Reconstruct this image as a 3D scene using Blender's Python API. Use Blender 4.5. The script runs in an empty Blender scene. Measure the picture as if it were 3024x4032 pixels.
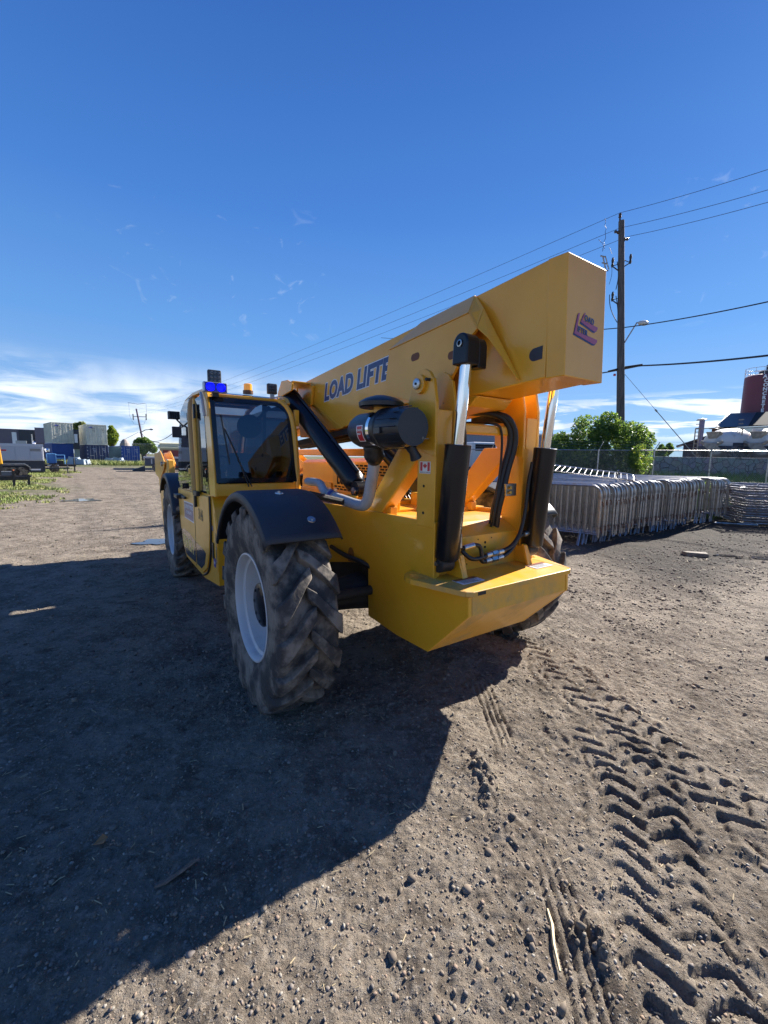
import bpy, bmesh, math, random
import numpy as np
from mathutils import Vector, Matrix, Euler
random.seed(7); rng = np.random.default_rng(11)
sc = bpy.context.scene
COL = sc.collection
rad = math.radians
# ------------------------------------------------------------------ camera
CAMH = 1.6; PITCH = rad(7.576); ROLL = rad(0.863)
cd = bpy.data.cameras.new('camera'); cam = bpy.data.objects.new('camera', cd); COL.objects.link(cam); sc.camera = cam
cd.sensor_fit = 'HORIZONTAL'; cd.sensor_width = 36.0; cd.lens = 36.0*1640.8/3024.0
cd.clip_start = 0.05; cd.clip_end = 3000.0
U = Vector((0, math.sin(PITCH), math.cos(PITCH))); X = Vector((1, 0, 0))
c_, s_ = math.cos(ROLL), math.sin(ROLL)
right = X*c_ + U*s_; up = U*c_ - X*s_; back = right.cross(up)
cam.matrix_world = Matrix(((right.x, up.x, back.x, 0), (right.y, up.y, back.y, 0), (right.z, up.z, back.z, CAMH), (0, 0, 0, 1)))
# ------------------------------------------------------------------ sky, sun
SUN_AZ, SUN_EL = 49.3, 31.3
sd = Vector((math.sin(rad(SUN_AZ))*math.cos(rad(SUN_EL)), math.cos(rad(SUN_AZ))*math.cos(rad(SUN_EL)), math.sin(rad(SUN_EL))))
ld = bpy.data.lights.new('sun', 'SUN'); ld.energy = 5.0; ld.angle = rad(0.55); ld.color = (1.0, 0.94, 0.86)
lo = bpy.data.objects.new('sun', ld); COL.objects.link(lo); lo.rotation_euler = sd.to_track_quat('Z', 'Y').to_euler()
lo.location = (20, 20, 30)
world = bpy.data.worlds.new('World'); sc.world = world; world.use_nodes = True
nt = world.node_tree; nt.nodes.clear()
def N(nt, t, **k):
    n = nt.nodes.new(t)
    for a, b in k.items():
        if a in n.inputs: n.inputs[a].default_value = b
        else: setattr(n, a, b)
    return n
def MATH(nt, op, a, b=None, c=None, clamp=False):
    n = nt.nodes.new('ShaderNodeMath'); n.operation = op; n.use_clamp = clamp
    for i, v in enumerate((a, b, c)):
        if v is None: continue
        if isinstance(v, (int, float)): n.inputs[i].default_value = v
        else: nt.links.new(v, n.inputs[i])
    return n.outputs[0]
def RANGE(nt, v, a, b, c=0.0, d=1.0):
    n = nt.nodes.new('ShaderNodeMapRange'); n.interpolation_type = 'SMOOTHSTEP'
    nt.links.new(v, n.inputs['Value'])
    for k, x in zip(('From Min', 'From Max', 'To Min', 'To Max'), (a, b, c, d)): n.inputs[k].default_value = x
    return n.outputs['Result']
def MIX(nt, f, a, b, mode='MIX'):
    n = nt.nodes.new('ShaderNodeMix'); n.data_type = 'RGBA'; n.blend_type = mode
    for s, v in (('Factor', f), (6, a), (7, b)):
        sk = n.inputs[0] if s == 'Factor' else n.inputs[s]
        if isinstance(v, (int, float)): sk.default_value = v
        elif isinstance(v, tuple): sk.default_value = v if len(v) == 4 else (*v, 1)
        else: nt.links.new(v, sk)
    return n.outputs[2]
sky = N(nt, 'ShaderNodeTexSky', sky_type='NISHITA', sun_disc=False)
sky.sun_elevation = rad(SUN_EL); sky.sun_rotation = rad(SUN_AZ); sky.altitude = 200; sky.air_density = 1.0; sky.dust_density = 0.2; sky.ozone_density = 1.6
tc = N(nt, 'ShaderNodeTexCoord'); sep = N(nt, 'ShaderNodeSeparateXYZ'); nt.links.new(tc.outputs['Generated'], sep.inputs[0])
az = MATH(nt, 'ARCTAN2', sep.outputs[0], sep.outputs[1]); el = MATH(nt, 'ARCSINE', sep.outputs[2])
def cloud(scale, sx, sy, lo_, hi_, det, seed, dist=0.6):
    cb = N(nt, 'ShaderNodeCombineXYZ'); nt.links.new(MATH(nt, 'MULTIPLY', az, sx), cb.inputs[0]); nt.links.new(MATH(nt, 'MULTIPLY', el, sy), cb.inputs[1]); cb.inputs[2].default_value = seed
    n = N(nt, 'ShaderNodeTexNoise', Scale=scale, Detail=det, Roughness=0.58, Distortion=dist); nt.links.new(cb.outputs[0], n.inputs['Vector'])
    return RANGE(nt, n.outputs['Fac'], lo_, hi_)
def band(v, a, b, c, d):
    return MATH(nt, 'MULTIPLY', RANGE(nt, v, rad(a), rad(b)), RANGE(nt, v, rad(c), rad(d), 1.0, 0.0))
# bank of low cloud on the left
m1 = MATH(nt, 'MULTIPLY', cloud(3.6, 1.4, 7.0, 0.34, 0.58, 11, 1.3, 0.7), MATH(nt, 'MULTIPLY', RANGE(nt, el, rad(5.5), rad(11.5), 1.0, 0.0), RANGE(nt, az, rad(-14), rad(6), 1.0, 0.0)))
# thin bright streaks low on the right
m2 = MATH(nt, 'MULTIPLY', cloud(3.0, 1.5, 12.0, 0.45, 0.53, 8, 5.0), MATH(nt, 'MULTIPLY', band(el, 1.5, 3.5, 6.0, 8.0), RANGE(nt, az, rad(12), rad(20))))
# small faint tufts higher up
m3 = MATH(nt, 'MULTIPLY', cloud(13.0, 1.2, 1.9, 0.60, 0.74, 6, 9.0, 1.2), MATH(nt, 'MULTIPLY', band(el, 12, 17, 24, 29), MATH(nt, 'MAXIMUM', band(az, -38, -30, -12, -5), band(az, 30, 34, 40, 46))))
m3 = MATH(nt, 'MULTIPLY', m3, 0.22)
m4 = MATH(nt, 'MULTIPLY', cloud(2.0, 1.0, 9.0, 0.42, 0.8, 8, 3.1), RANGE(nt, el, rad(1), rad(8), 0.35, 0.0))
mask = MATH(nt, 'MAXIMUM', MATH(nt, 'MAXIMUM', m1, m2), MATH(nt, 'MAXIMUM', m3, m4))
SKYTINT = (0.50, 0.90, 1.55)
skyn = MIX(nt, 1.0, sky.outputs[0], SKYTINT, 'MULTIPLY')
cr = N(nt, 'ShaderNodeValToRGB'); nt.links.new(MATH(nt, 'MULTIPLY', el, 1/rad(90)), cr.inputs[0])
stops = [(0.0, (0.46, 0.66, 0.92)), (0.06, (0.33, 0.56, 0.90)), (0.16, (0.165, 0.41, 0.86)), (0.30, (0.078, 0.255, 0.72)), (0.50, (0.036, 0.140, 0.50)), (0.95, (0.016, 0.070, 0.30))]
while len(cr.color_ramp.elements) < len(stops): cr.color_ramp.elements.new(0.5)
for e_, (p_, c3) in zip(cr.color_ramp.elements, stops): e_.position = p_; e_.color = (*c3, 1)
grad = MIX(nt, 1.0, cr.outputs[0], (6.0, 6.0, 6.0), 'MULTIPLY')
skyc = MIX(nt, 0.88, skyn, grad)
cn = N(nt, 'ShaderNodeTexNoise', Scale=9.0, Detail=6.0); nt.links.new(tc.outputs['Generated'], cn.inputs['Vector'])
cc = MIX(nt, RANGE(nt, cn.outputs['Fac'], 0.35, 0.65), (4.4, 5.2, 6.3), (8.0, 8.4, 8.9))
col = MIX(nt, MATH(nt, 'MULTIPLY', mask, 0.85), skyc, cc)
bg = N(nt, 'ShaderNodeBackground', Strength=0.060); nt.links.new(col, bg.inputs['Color'])
wo = N(nt, 'ShaderNodeOutputWorld'); nt.links.new(bg.outputs[0], wo.inputs[0])
sc.view_settings.view_transform = 'Standard'; sc.view_settings.look = 'None'; sc.view_settings.gamma = 1.0
sc.view_settings.exposure = 1.36
sc.cycles.max_bounces = 8; sc.cycles.transparent_max_bounces = 16
sc.cycles.sample_clamp_indirect = 6.0

# ------------------------------------------------------------------ materials
MATS = {}
def mat(name, color, rough=0.5, metal=0.0, var=0.0, vscale=3.0, color2=None, bump=0.0, bscale=40.0, coat=0.0, spec=0.5, emis=None, estr=0.0, detail=5.0, vlo=0.35, vhi=0.65, rvar=0.0, stretch=None):
    if name in MATS: return MATS[name]
    m = bpy.data.materials.new(name); m.use_nodes = True; t = m.node_tree; p = t.nodes['Principled BSDF']
    p.inputs['Base Color'].default_value = (*color, 1); p.inputs['Roughness'].default_value = rough; p.inputs['Metallic'].default_value = metal
    p.inputs['Specular IOR Level'].default_value = spec
    if coat: p.inputs['Coat Weight'].default_value = coat; p.inputs['Coat Roughness'].default_value = 0.12
    tcn = t.nodes.new('ShaderNodeTexCoord'); src = tcn.outputs['Object']
    if stretch:
        mp = t.nodes.new('ShaderNodeMapping'); mp.inputs['Scale'].default_value = stretch; t.links.new(src, mp.inputs[0]); src = mp.outputs[0]
    if var > 0 or color2:
        n = N(t, 'ShaderNodeTexNoise', Scale=vscale, Detail=detail, Roughness=0.62); t.links.new(src, n.inputs['Vector'])
        f = RANGE(t, n.outputs['Fac'], vlo, vhi)
        c2 = color2 if color2 else tuple(max(0, x*(1-var)) for x in color)
        t.links.new(MIX(t, f, color, c2), p.inputs['Base Color'])
        if rvar: t.links.new(RANGE(t, n.outputs['Fac'], vlo, vhi, rough, min(1, rough+rvar)), p.inputs['Roughness'])
    if bump > 0:
        n2 = N(t, 'ShaderNodeTexNoise', Scale=bscale, Detail=5.0); t.links.new(src, n2.inputs['Vector'])
        b = N(t, 'ShaderNodeBump', Strength=bump, Distance=0.01); t.links.new(n2.outputs['Fac'], b.inputs['Height']); t.links.new(b.outputs[0], p.inputs['Normal'])
    if emis: p.inputs['Emission Color'].default_value = (*emis, 1); p.inputs['Emission Strength'].default_value = estr
    MATS[name] = m; return m
def glass(name, tint, refl=0.08, ior=1.5, gloss=(0.9, 0.95, 1.0)):
    m = bpy.data.materials.new(name); m.use_nodes = True; t = m.node_tree; t.nodes.clear()
    o = t.nodes.new('ShaderNodeOutputMaterial'); tr = N(t, 'ShaderNodeBsdfTransparent', Color=(*tint, 1)); g = N(t, 'ShaderNodeBsdfGlossy', Roughness=0.015, Color=(*gloss, 1))
    fr = N(t, 'ShaderNodeFresnel', IOR=ior); f = MATH(t, 'MAXIMUM', fr.outputs[0], refl)
    mx = t.nodes.new('ShaderNodeMixShader'); t.links.new(f, mx.inputs[0]); t.links.new(tr.outputs[0], mx.inputs[1]); t.links.new(g.outputs[0], mx.inputs[2]); t.links.new(mx.outputs[0], o.inputs[0])
    MATS[name] = m; return m
YEL = mat('yellow_paint', (0.85, 0.410, 0.022), rough=0.33, coat=0.35, color2=(0.77, 0.350, 0.018), vscale=1.4, rvar=0.12, bump=0.02, bscale=60)
YED = mat('dust_and_reflection_yellow_paint', (0.84, 0.406, 0.022), rough=0.38, coat=0.25, color2=(0.52, 0.32, 0.10), vscale=3.5, rvar=0.25, vlo=0.42, vhi=0.72, bump=0.02, bscale=60, detail=8)  # brown mix: dust, strengthened to carry ground reflections on the counterweight's rear face
BLK = mat('black_cylinder_paint', (0.007, 0.008, 0.012), rough=0.28, coat=0.08, spec=0.35, color2=(0.020, 0.018, 0.018), vscale=9, vlo=0.5, vhi=0.9, rvar=0.12)
PLA = mat('black_fender_plastic', (0.018, 0.022, 0.032), rough=0.48, color2=(0.035, 0.038, 0.045), vscale=2.5, bump=0.05, bscale=220, rvar=0.15)
RUBH = mat('black_hose_rubber', (0.014, 0.014, 0.015), rough=0.45, bump=0.05, bscale=120)
CHR = mat('chrome_rod', (0.82, 0.83, 0.85), rough=0.09, metal=1.0)
STE = mat('zinc_steel', (0.55, 0.56, 0.57), rough=0.32, metal=1.0, var=0.35, vscale=25)
RIMW = mat('white_rim_paint', (0.60, 0.59, 0.58), rough=0.38, color2=(0.44, 0.40, 0.36), vscale=5, vlo=0.5, vhi=0.85, rvar=0.3)
TYR = mat('muddy_tyre_rubber', (0.050, 0.044, 0.040), rough=0.85, color2=(0.24, 0.200, 0.158), vscale=6.5, vlo=0.40, vhi=0.64, bump=0.35, bscale=45, detail=9)
DRK = mat('dark_recess', (0.012, 0.011, 0.011), rough=0.85)
GREA = mat('greasy_cast_iron', (0.03, 0.027, 0.025), rough=0.6, var=0.4, vscale=12, bump=0.15, bscale=50)
GRYP = mat('grey_painted_pipe', (0.42, 0.43, 0.45), rough=0.42, color2=(0.34, 0.31, 0.28), vscale=6, vlo=0.45, vhi=0.8)
WHT = mat('white_vinyl', (0.75, 0.75, 0.75), rough=0.4)
BLU = mat('dark_blue_vinyl', (0.022, 0.045, 0.15), rough=0.35)
REDV = mat('red_vinyl', (0.55, 0.02, 0.03), rough=0.4)
PURV = mat('purple_grey_vinyl', (0.17, 0.14, 0.25), rough=0.35)
BLV = mat('bright_blue_vinyl', (0.04, 0.05, 0.35), rough=0.35)
DKV = mat('black_glossy_vinyl', (0.022, 0.020, 0.024), rough=0.14, coat=0.5)
YEV = mat('yellow_vinyl', (0.88, 0.62, 0.14), rough=0.4)
GRV = mat('grey_vinyl', (0.20, 0.18, 0.14), rough=0.5)
SEAT = mat('black_seat_vinyl', (0.02, 0.02, 0.022), rough=0.6, bump=0.1, bscale=60)
GLD = glass('tinted_rear_glass', (0.17, 0.20, 0.25), 0.10)
GLS = glass('side_glass', (0.62, 0.66, 0.68), 0.30, 1.7)
AMB = mat('amber_lens', (0.75, 0.33, 0.05), rough=0.15, emis=(1.0, 0.4, 0.05), estr=0.12)
LENSB = mat('blue_lamp_lens', (0.0, 0.0, 0.6), rough=0.12, emis=(0.0, 0.0, 1.0), estr=1.5)
LENS = mat('dark_lamp_glass', (0.05, 0.055, 0.06), rough=0.12, metal=0.3)
BRASS = mat('brass', (0.62, 0.45, 0.14), rough=0.25, metal=1.0)

# ------------------------------------------------------------------ mesh builder
class B:
    def __init__(s): s.v = []; s.f = []
    def add(s, vs, fs):
        o = len(s.v); s.v += [tuple(map(float, p)) for p in vs]; s.f += [tuple(i+o for i in f) for f in fs]; return s
    def box(s, x0, x1, y0, y1, z0, z1):
        return s.add([(x, y, z) for x in (x0, x1) for y in (y0, y1) for z in (z0, z1)], [(0, 1, 3, 2), (4, 6, 7, 5), (0, 4, 5, 1), (2, 3, 7, 6), (0, 2, 6, 4), (1, 5, 7, 3)])
    def loft(s, a, b, cap=True):
        n = len(a); fs = [(i, (i+1) % n, (i+1) % n+n, i+n) for i in range(n)]
        if cap: fs += [tuple(range(n)), tuple(range(2*n-1, n-1, -1))]
        return s.add(list(a)+list(b), fs)
    def prism(s, poly, r0, r1):      # poly in (x,z), extruded across the machine
        return s.loft([(x, r0, z) for x, z in poly], [(x, r1, z) for x, z in poly])
    def prismz(s, poly, z0, z1):
        return s.loft([(x, y, z0) for x, y in poly], [(x, y, z1) for x, y in poly])
    def prismx(s, poly, x0, x1):
        return s.loft([(x0, y, z) for y, z in poly], [(x1, y, z) for y, z in poly])
    def tube(s, pts, r, n=10, cap=True):
        pts = [Vector(p) for p in pts]; m = len(pts); rs = r if isinstance(r, (list, tuple)) else [r]*m
        t0 = (pts[1]-pts[0]).normalized(); a = Vector((0, 0, 1)) if abs(t0.z) < 0.9 else Vector((1, 0, 0)); u = t0.cross(a).normalized(); vs = []
        for i in range(m):
            t = ((pts[i+1] if i < m-1 else pts[i])-(pts[i-1] if i else pts[i])).normalized()
            u = (u-t*u.dot(t)).normalized(); w = t.cross(u)
            for k in range(n):
                an = 2*math.pi*k/n; q = pts[i]+(u*math.cos(an)+w*math.sin(an))*rs[i]; vs.append(tuple(q))
        fs = [(i*n+k, i*n+(k+1) % n, (i+1)*n+(k+1) % n, (i+1)*n+k) for i in range(m-1) for k in range(n)]
        if cap: fs += [tuple(range(n-1, -1, -1)), tuple(range((m-1)*n, m*n))]
        return s.add(vs, fs)
    def lathe(s, prof, o, ax, n=32, cap=True):   # prof: (distance along axis, radius)
        o = Vector(o); ax = Vector(ax).normalized(); a = Vector((0, 0, 1)) if abs(ax.z) < 0.9 else Vector((1, 0, 0)); u = ax.cross(a).normalized(); w = ax.cross(u); vs = []
        for d, r in prof:
            for k in range(n):
                an = 2*math.pi*k/n; vs.append(tuple(o+ax*d+(u*math.cos(an)+w*math.sin(an))*max(r, 1e-4)))
        m = len(prof); fs = [(i*n+k, i*n+(k+1) % n, (i+1)*n+(k+1) % n, (i+1)*n+k) for i in range(m-1) for k in range(n)]
        if cap: fs += [tuple(range(n-1, -1, -1)), tuple(range((m-1)*n, m*n))]
        return s.add(vs, fs)
    def quad(s, a, b, c, d): return s.add([a, b, c, d], [(0, 1, 2, 3)])
    def sheet(s, poly, th):         # polygon in space given a small thickness
        p = [Vector(q) for q in poly]; n = (p[1]-p[0]).cross(p[2]-p[0]).normalized()*th
        return s.loft([tuple(q) for q in p], [tuple(q+n) for q in p])
    def build(s, name, m, parent=None, smooth=False, bevel=0.0, flip=False, seg=2, weld=False):
        me = bpy.data.meshes.new(name); v = [(x, -y, z) for x, y, z in s.v] if flip else s.v
        me.from_pydata(v, [], s.f)
        bm = bmesh.new(); bm.from_mesh(me)
        if weld: bmesh.ops.remove_doubles(bm, verts=bm.verts, dist=1e-4)
        bmesh.ops.recalc_face_normals(bm, faces=bm.faces); bm.to_mesh(me); bm.free()
        if smooth:
            me.polygons.foreach_set('use_smooth', [True]*len(me.polygons))
            try: me.set_sharp_from_angle(angle=rad(42))
            except Exception: pass
        me.materials.append(m); o = bpy.data.objects.new(name, me); COL.objects.link(o)
        if parent: o.parent = parent
        if bevel:
            b = o.modifiers.new('bevel', 'BEVEL'); b.width = bevel; b.segments = seg; b.limit_method = 'ANGLE'; b.angle_limit = rad(35)
        return o
def spline(pts, n=6):
    P = [Vector(p) for p in pts]; P = [P[0]*2-P[1]]+P+[P[-1]*2-P[-2]]; out = []
    for i in range(1, len(P)-2):
        for k in range(n):
            t = k/n; a, b, c, d = P[i-1:i+3]
            out.append(tuple(0.5*((2*b)+(c-a)*t+(2*a-5*b+4*c-d)*t*t+(3*b-a-3*c+d)*t**3)))
    out.append(tuple(P[-2])); return out
def arc(cx, cy, r, a0, a1, n):
    return [(cx+r*math.cos(rad(a0+(a1-a0)*i/n)), cy+r*math.sin(rad(a0+(a1-a0)*i/n))) for i in range(n+1)]
def empty(name, loc, rz=0.0, size=0.3):
    o = bpy.data.objects.new(name, None); COL.objects.link(o); o.location = loc; o.rotation_euler = (0, 0, rz); o.empty_display_size = size; return o
def tag(o, label=None, cat=None, group=None, kind=None):
    if label: o['label'] = label
    if cat: o['category'] = cat
    if group: o['group'] = group
    if kind: o['kind'] = kind
    return o
def copy_tree(o, parent=None):
    c = o.copy(); COL.objects.link(c); c.parent = parent
    for ch in list(o.children):
        d = ch.copy(); COL.objects.link(d); d.parent = c
        for g in list(ch.children):
            e = g.copy(); COL.objects.link(e); e.parent = d
    return c
def text(name, s, m, o, ux, uy, size, parent, off=0.0, ext=0.001, shear=0.0, space=1.0, align='LEFT', sx=1.0):
    """lettering: origin o, text direction ux, up direction uy (in the parent's space)"""
    cu = bpy.data.curves.new(name, 'FONT'); cu.body = s; cu.size = size; cu.offset = off; cu.extrude = ext; cu.shear = shear; cu.space_character = space; cu.align_x = align; cu.resolution_u = 3
    t = bpy.data.objects.new('tmp', cu); COL.objects.link(t); dg = bpy.context.evaluated_depsgraph_get(); me = bpy.data.meshes.new_from_object(t.evaluated_get(dg)); bpy.data.objects.remove(t)
    ux = Vector(ux).normalized(); uy = Vector(uy).normalized(); n = ux.cross(uy).normalized(); o = Vector(o)
    for v in me.vertices: v.co = o+ux*v.co.x*sx+uy*v.co.y+n*v.co.z
    me.name = name; me.materials.clear(); me.materials.append(m); ob = bpy.data.objects.new(name, me); COL.objects.link(ob)
    if parent: ob.parent = parent
    return ob
# ================================================================== TELEHANDLER (machine frame: x forward, r to the right, z up)
OX, OY, TH = 0.2877, 3.0903, rad(33.994)
TEL = empty('telehandler', (OX, OY, 0), rad(90)+TH, 0.5)
tag(TEL, 'yellow rough-terrain telehandler with black fenders, boom lowered, standing on the dirt yard', 'telehandler')
def mw(x, r, z=0.0):
    return Vector((OX-math.sin(TH)*x+math.cos(TH)*r, OY+math.cos(TH)*x+math.sin(TH)*r, z))
def part(b, name, m, parent=TEL, **k): return b.build(name, m, parent, flip=True, **k)
# ---- chassis
b = B()
side = [(-0.93, 0.885), (-0.936, 0.78), (-0.62, 0.46), (-0.30, 0.445), (0.048, 0.46), (0.056, 0.83), (0.14, 0.83), (0.30, 0.80), (0.62, 0.73), (0.78, 0.68), (0.82, 0.50), (2.9, 0.46), (3.5, 0.60), (4.6, 0.62), (4.75, 1.0), (3.9, 1.14), (0.95, 1.205), (-0.47, 1.235), (-0.655, 1.235), (-0.655, 0.885)]
for s in (-1, 1): b.prism(side, s*0.44, s*0.415)
part(b, 'chassis_side_plate', YEL, bevel=0.005)
b = B()
b.prism([(-0.62, 0.90), (-0.622, 1.125), (-0.50, 1.192), (-0.36, 1.205), (0.75, 1.165), (0.75, 1.13), (-0.56, 1.10), (-0.60, 0.90)], -0.414, 0.414)
b.box(0.10, 0.70, -0.30, 0.40, 1.19, 1.208)
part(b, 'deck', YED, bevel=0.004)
b = B(); b.box(0.76, 4.4, -0.413, 0.413, 0.93, 1.08); part(b, 'shade_darkened_deck', GREA)  # forward deck in dark iron colour: stands in for recess shade, cuts bounce
b = B(); b.box(0.06, 0.36, -0.24, -0.16, 1.2, 1.31); b.box(0.06, 0.36, 0.16, 0.24, 1.2, 1.31); b.box(0.38, 0.50, -0.24, 0.24, 1.16, 1.24)
part(b, 'mounting_lug', YEL, bevel=0.008)
b = B(); b.box(-0.50, 3.9, -0.40, 0.40, 0.56, 0.92); b.tube([(0.22, -0.86, 0.6), (0.22, -0.55, 0.6), (0.22, -0.2, 0.6), (0.22, 0.2, 0.6), (0.22, 0.55, 0.6), (0.22, 0.86, 0.6)], [0.10, 0.12, 0.17, 0.17, 0.12, 0.10], 16)
b.tube([(3.95, -0.86, 0.54), (3.95, -0.2, 0.54), (3.95, 0.2, 0.54), (3.95, 0.86, 0.54)], [0.10, 0.17, 0.17, 0.10], 16)
b.tube([(0.02, -0.80, 0.66), (0.02, 0.80, 0.66)], 0.035, 10); b.box(-0.02, 0.46, -0.86, -0.78, 0.46, 0.74); b.box(-0.02, 0.46, 0.78, 0.86, 0.46, 0.74)
part(b, 'axle', GREA, bevel=0.006)
b = B(); b.tube(spline([(0.62, -0.445, 0.86), (0.35, -0.47, 0.85), (0.12, -0.46, 0.845), (0.0, -0.40, 0.80)]), 0.018, 10)
part(b, 'brake_hose', RUBH, smooth=True)
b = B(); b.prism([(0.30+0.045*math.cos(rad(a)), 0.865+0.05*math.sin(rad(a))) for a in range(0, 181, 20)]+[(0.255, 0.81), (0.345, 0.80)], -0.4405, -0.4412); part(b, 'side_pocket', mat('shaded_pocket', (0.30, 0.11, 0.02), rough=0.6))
# ---- counterweight with its tie-down shelf
cw = B(); cw.prism([(-0.928, 0.885), (-0.934, 0.78), (-0.62, 0.462), (-0.12, 0.45), (-0.12, 0.885)], -0.412, 0.412)
# sloped rear-side corners on the right half of the underside are the same prism mirrored: trim strips
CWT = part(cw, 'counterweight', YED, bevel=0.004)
b = B()
pl = [(-0.955, -0.425), (-0.93, -0.458), (-0.60, -0.565), (-0.53, -0.555), (-0.475, -0.50), (-0.465, -0.4425), (-0.466, -0.25), (-0.466, 0.25), (-0.465, 0.4425), (-0.475, 0.50), (-0.53, 0.555), (-0.60, 0.565), (-0.93, 0.458), (-0.955, 0.425)]
pl = [(max(x, -0.951), r) if x < -0.9 else (x, r) for x, r in pl]
def ringhole(B_, outer, hc, hr, z0, z1, n=16):
    pass
b.prismz([p for p in pl if abs(p[1]) <= 0.46], 0.889, 0.917)
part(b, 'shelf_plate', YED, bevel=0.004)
for s in (-1, 1):
    b = B(); hc = (-0.575, 0.500); VP = [(-0.925, 0.4605), (-0.60, 0.566), (-0.55, 0.562), (-0.50, 0.535), (-0.470, 0.49), (-0.465, 0.4435)]; th = sorted([2*math.pi*k/24 for k in range(24)]+[math.atan2(y-hc[1], x-hc[0]) % (2*math.pi) for x, y in VP]); no = len(th)
    outer = []
    for a in th:
        dx, dy = math.cos(a), math.sin(a); best = 9
        poly = [(-0.925, 0.4605), (-0.60, 0.566), (-0.55, 0.562), (-0.50, 0.535), (-0.470, 0.49), (-0.465, 0.4435)]
        for i in range(len(poly)):
            (x1, y1), (x2, y2) = poly[i], poly[(i+1) % len(poly)]; ex, ey = x2-x1, y2-y1; den = dx*ey-dy*ex
            if abs(den) < 1e-9: continue
            t = ((x1-hc[0])*ey-(y1-hc[1])*ex)/den; q = ((x1-hc[0])*dy-(y1-hc[1])*dx)/den
            if t > 0 and -1e-6 <= q <= 1+1e-6: best = min(best, t)
        outer.append((hc[0]+dx*best, hc[1]+dy*best))
    inner = [(hc[0]+0.060*math.cos(a), hc[1]+0.030*math.sin(a)) for a in th]
    vs = [(x, s*y, z) for z in (0.889, 0.917) for ring in (outer, inner) for x, y in ring]
    fs = []
    for k in range(no):
        k2 = (k+1) % no
        fs += [(k, k2, no+k2, no+k), (2*no+k, 2*no+k2, 3*no+k2, 3*no+k), (k, k2, 2*no+k2, 2*no+k), (no+k, no+k2, 3*no+k2, 3*no+k)]
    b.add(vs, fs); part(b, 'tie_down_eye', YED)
b = B(); b.box(-0.9523, -0.9515, -0.395, -0.335, 0.893, 0.912); part(b, 'scuff_mark', GREA, CWT)
for s, rr in ((-1, -0.30), (1, 0.335)):
    b = B(); b.box(-0.835, -0.745, rr-0.085, rr+0.085, 0.9185, 0.9200); d = part(b, 'warning_decal', WHT, CWT)
    b = B(); b.box(-0.775, -0.747, rr-0.083, rr+0.083, 0.9205, 0.9212); part(b, 'decal_header', mat('brown_vinyl', (0.20, 0.06, 0.03), rough=0.4), CWT)
    for k in range(5):
        b = B(); b.box(-0.825+0.010*k, -0.821+0.010*k, rr-0.07, rr+0.06-0.012*(k % 3), 0.9205, 0.9210); part(b, 'decal_text_line', GRV, CWT)
# ---- towers
def tower(s):
    b = B(); W_ = lambda poly, r0, r1: b.prism(poly, s*r0, s*r1)
    lug = [(-0.648, 1.60), (-0.640, 1.90), (-0.612, 2.03)]+[(-0.52+0.088*math.cos(rad(a)), 2.0+0.088*math.sin(rad(a))) for a in (160, 130, 100, 70, 40, 20)]+[(-0.395, 1.92), (-0.405, 1.70), (-0.44, 1.655)]
    W_(lug, 0.452, 0.428); W_(lug, 0.312, 0.292)
    W_([(-0.645, 1.20), (-0.645, 1.66), (-0.485, 1.66), (-0.485, 1.20)], 0.444, 0.432)
    W_([(-0.645, 1.10), (-0.645, 1.66), (-0.485, 1.66), (-0.485, 1.10)], 0.322, 0.306)
    b.box(-0.640, -0.626, min(s*0.325, s*0.43), max(s*0.325, s*0.43), 0.93, 1.86)
    b.box(-0.500, -0.487, min(s*0.325, s*0.43), max(s*0.325, s*0.43), 1.16, 1.65)
    b.box(-0.655, -0.640, min(s*0.40, s*0.446), max(s*0.40, s*0.446), 0.92, 1.24)
    t = part(b, 'tower_post', YEL, bevel=0.005)
    b = B(); b.lathe([(0, 0.052), (0.020, 0.052), (0.020, 0.046), (0.022, 0.0)], (-0.505, s*0.4525, 2.005), (0, s, 0), 28); part(b, 'pin_boss', YEL, t, smooth=True)
    b = B(); b.lathe([(0, 0.030), (0.012, 0.030), (0.014, 0.026), (0.014, 0.0)], (-0.505, s*0.473, 2.005), (0, s, 0), 24); part(b, 'pivot_pin', STE, t, smooth=True)
    b = B(); b.lathe([(0, 0.007), (0.004, 0.007)], (-0.505, s*0.4875, 2.005), (0, s, 0), 12); part(b, 'grease_nipple', GREA, t)
    b = B(); b.lathe([(0, 0.009), (0.03, 0.009)], (-0.585, s*0.452, 2.02), (0, s, 0), 6); part(b, 'bolt', GREA, t)
    for z in (1.436, 1.281): b = B(); b.lathe([(0, 0.008), (0.002, 0.008)], (-0.549, s*0.4442, z), (0, s, 0), 14); part(b, 'bolt_hole', DRK, t)
    # brace
    b = B(); pa = [(0.14, 1.20), (-0.060, 1.20), (-0.486, 1.612), (-0.486, 1.672), (-0.275, 1.672)]
    b.prism(pa, s*0.425, s*0.325); part(b, 'brace', YEL, bevel=0.012)
    b = B(); b.box(-0.16, -0.09, min(s*0.345, s*0.40), max(s*0.345, s*0.40), 1.205, 1.27); part(b, 'brace_foot', YEL, t, bevel=0.006)
    return t
TL = tower(-1); TR = tower(1)
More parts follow.
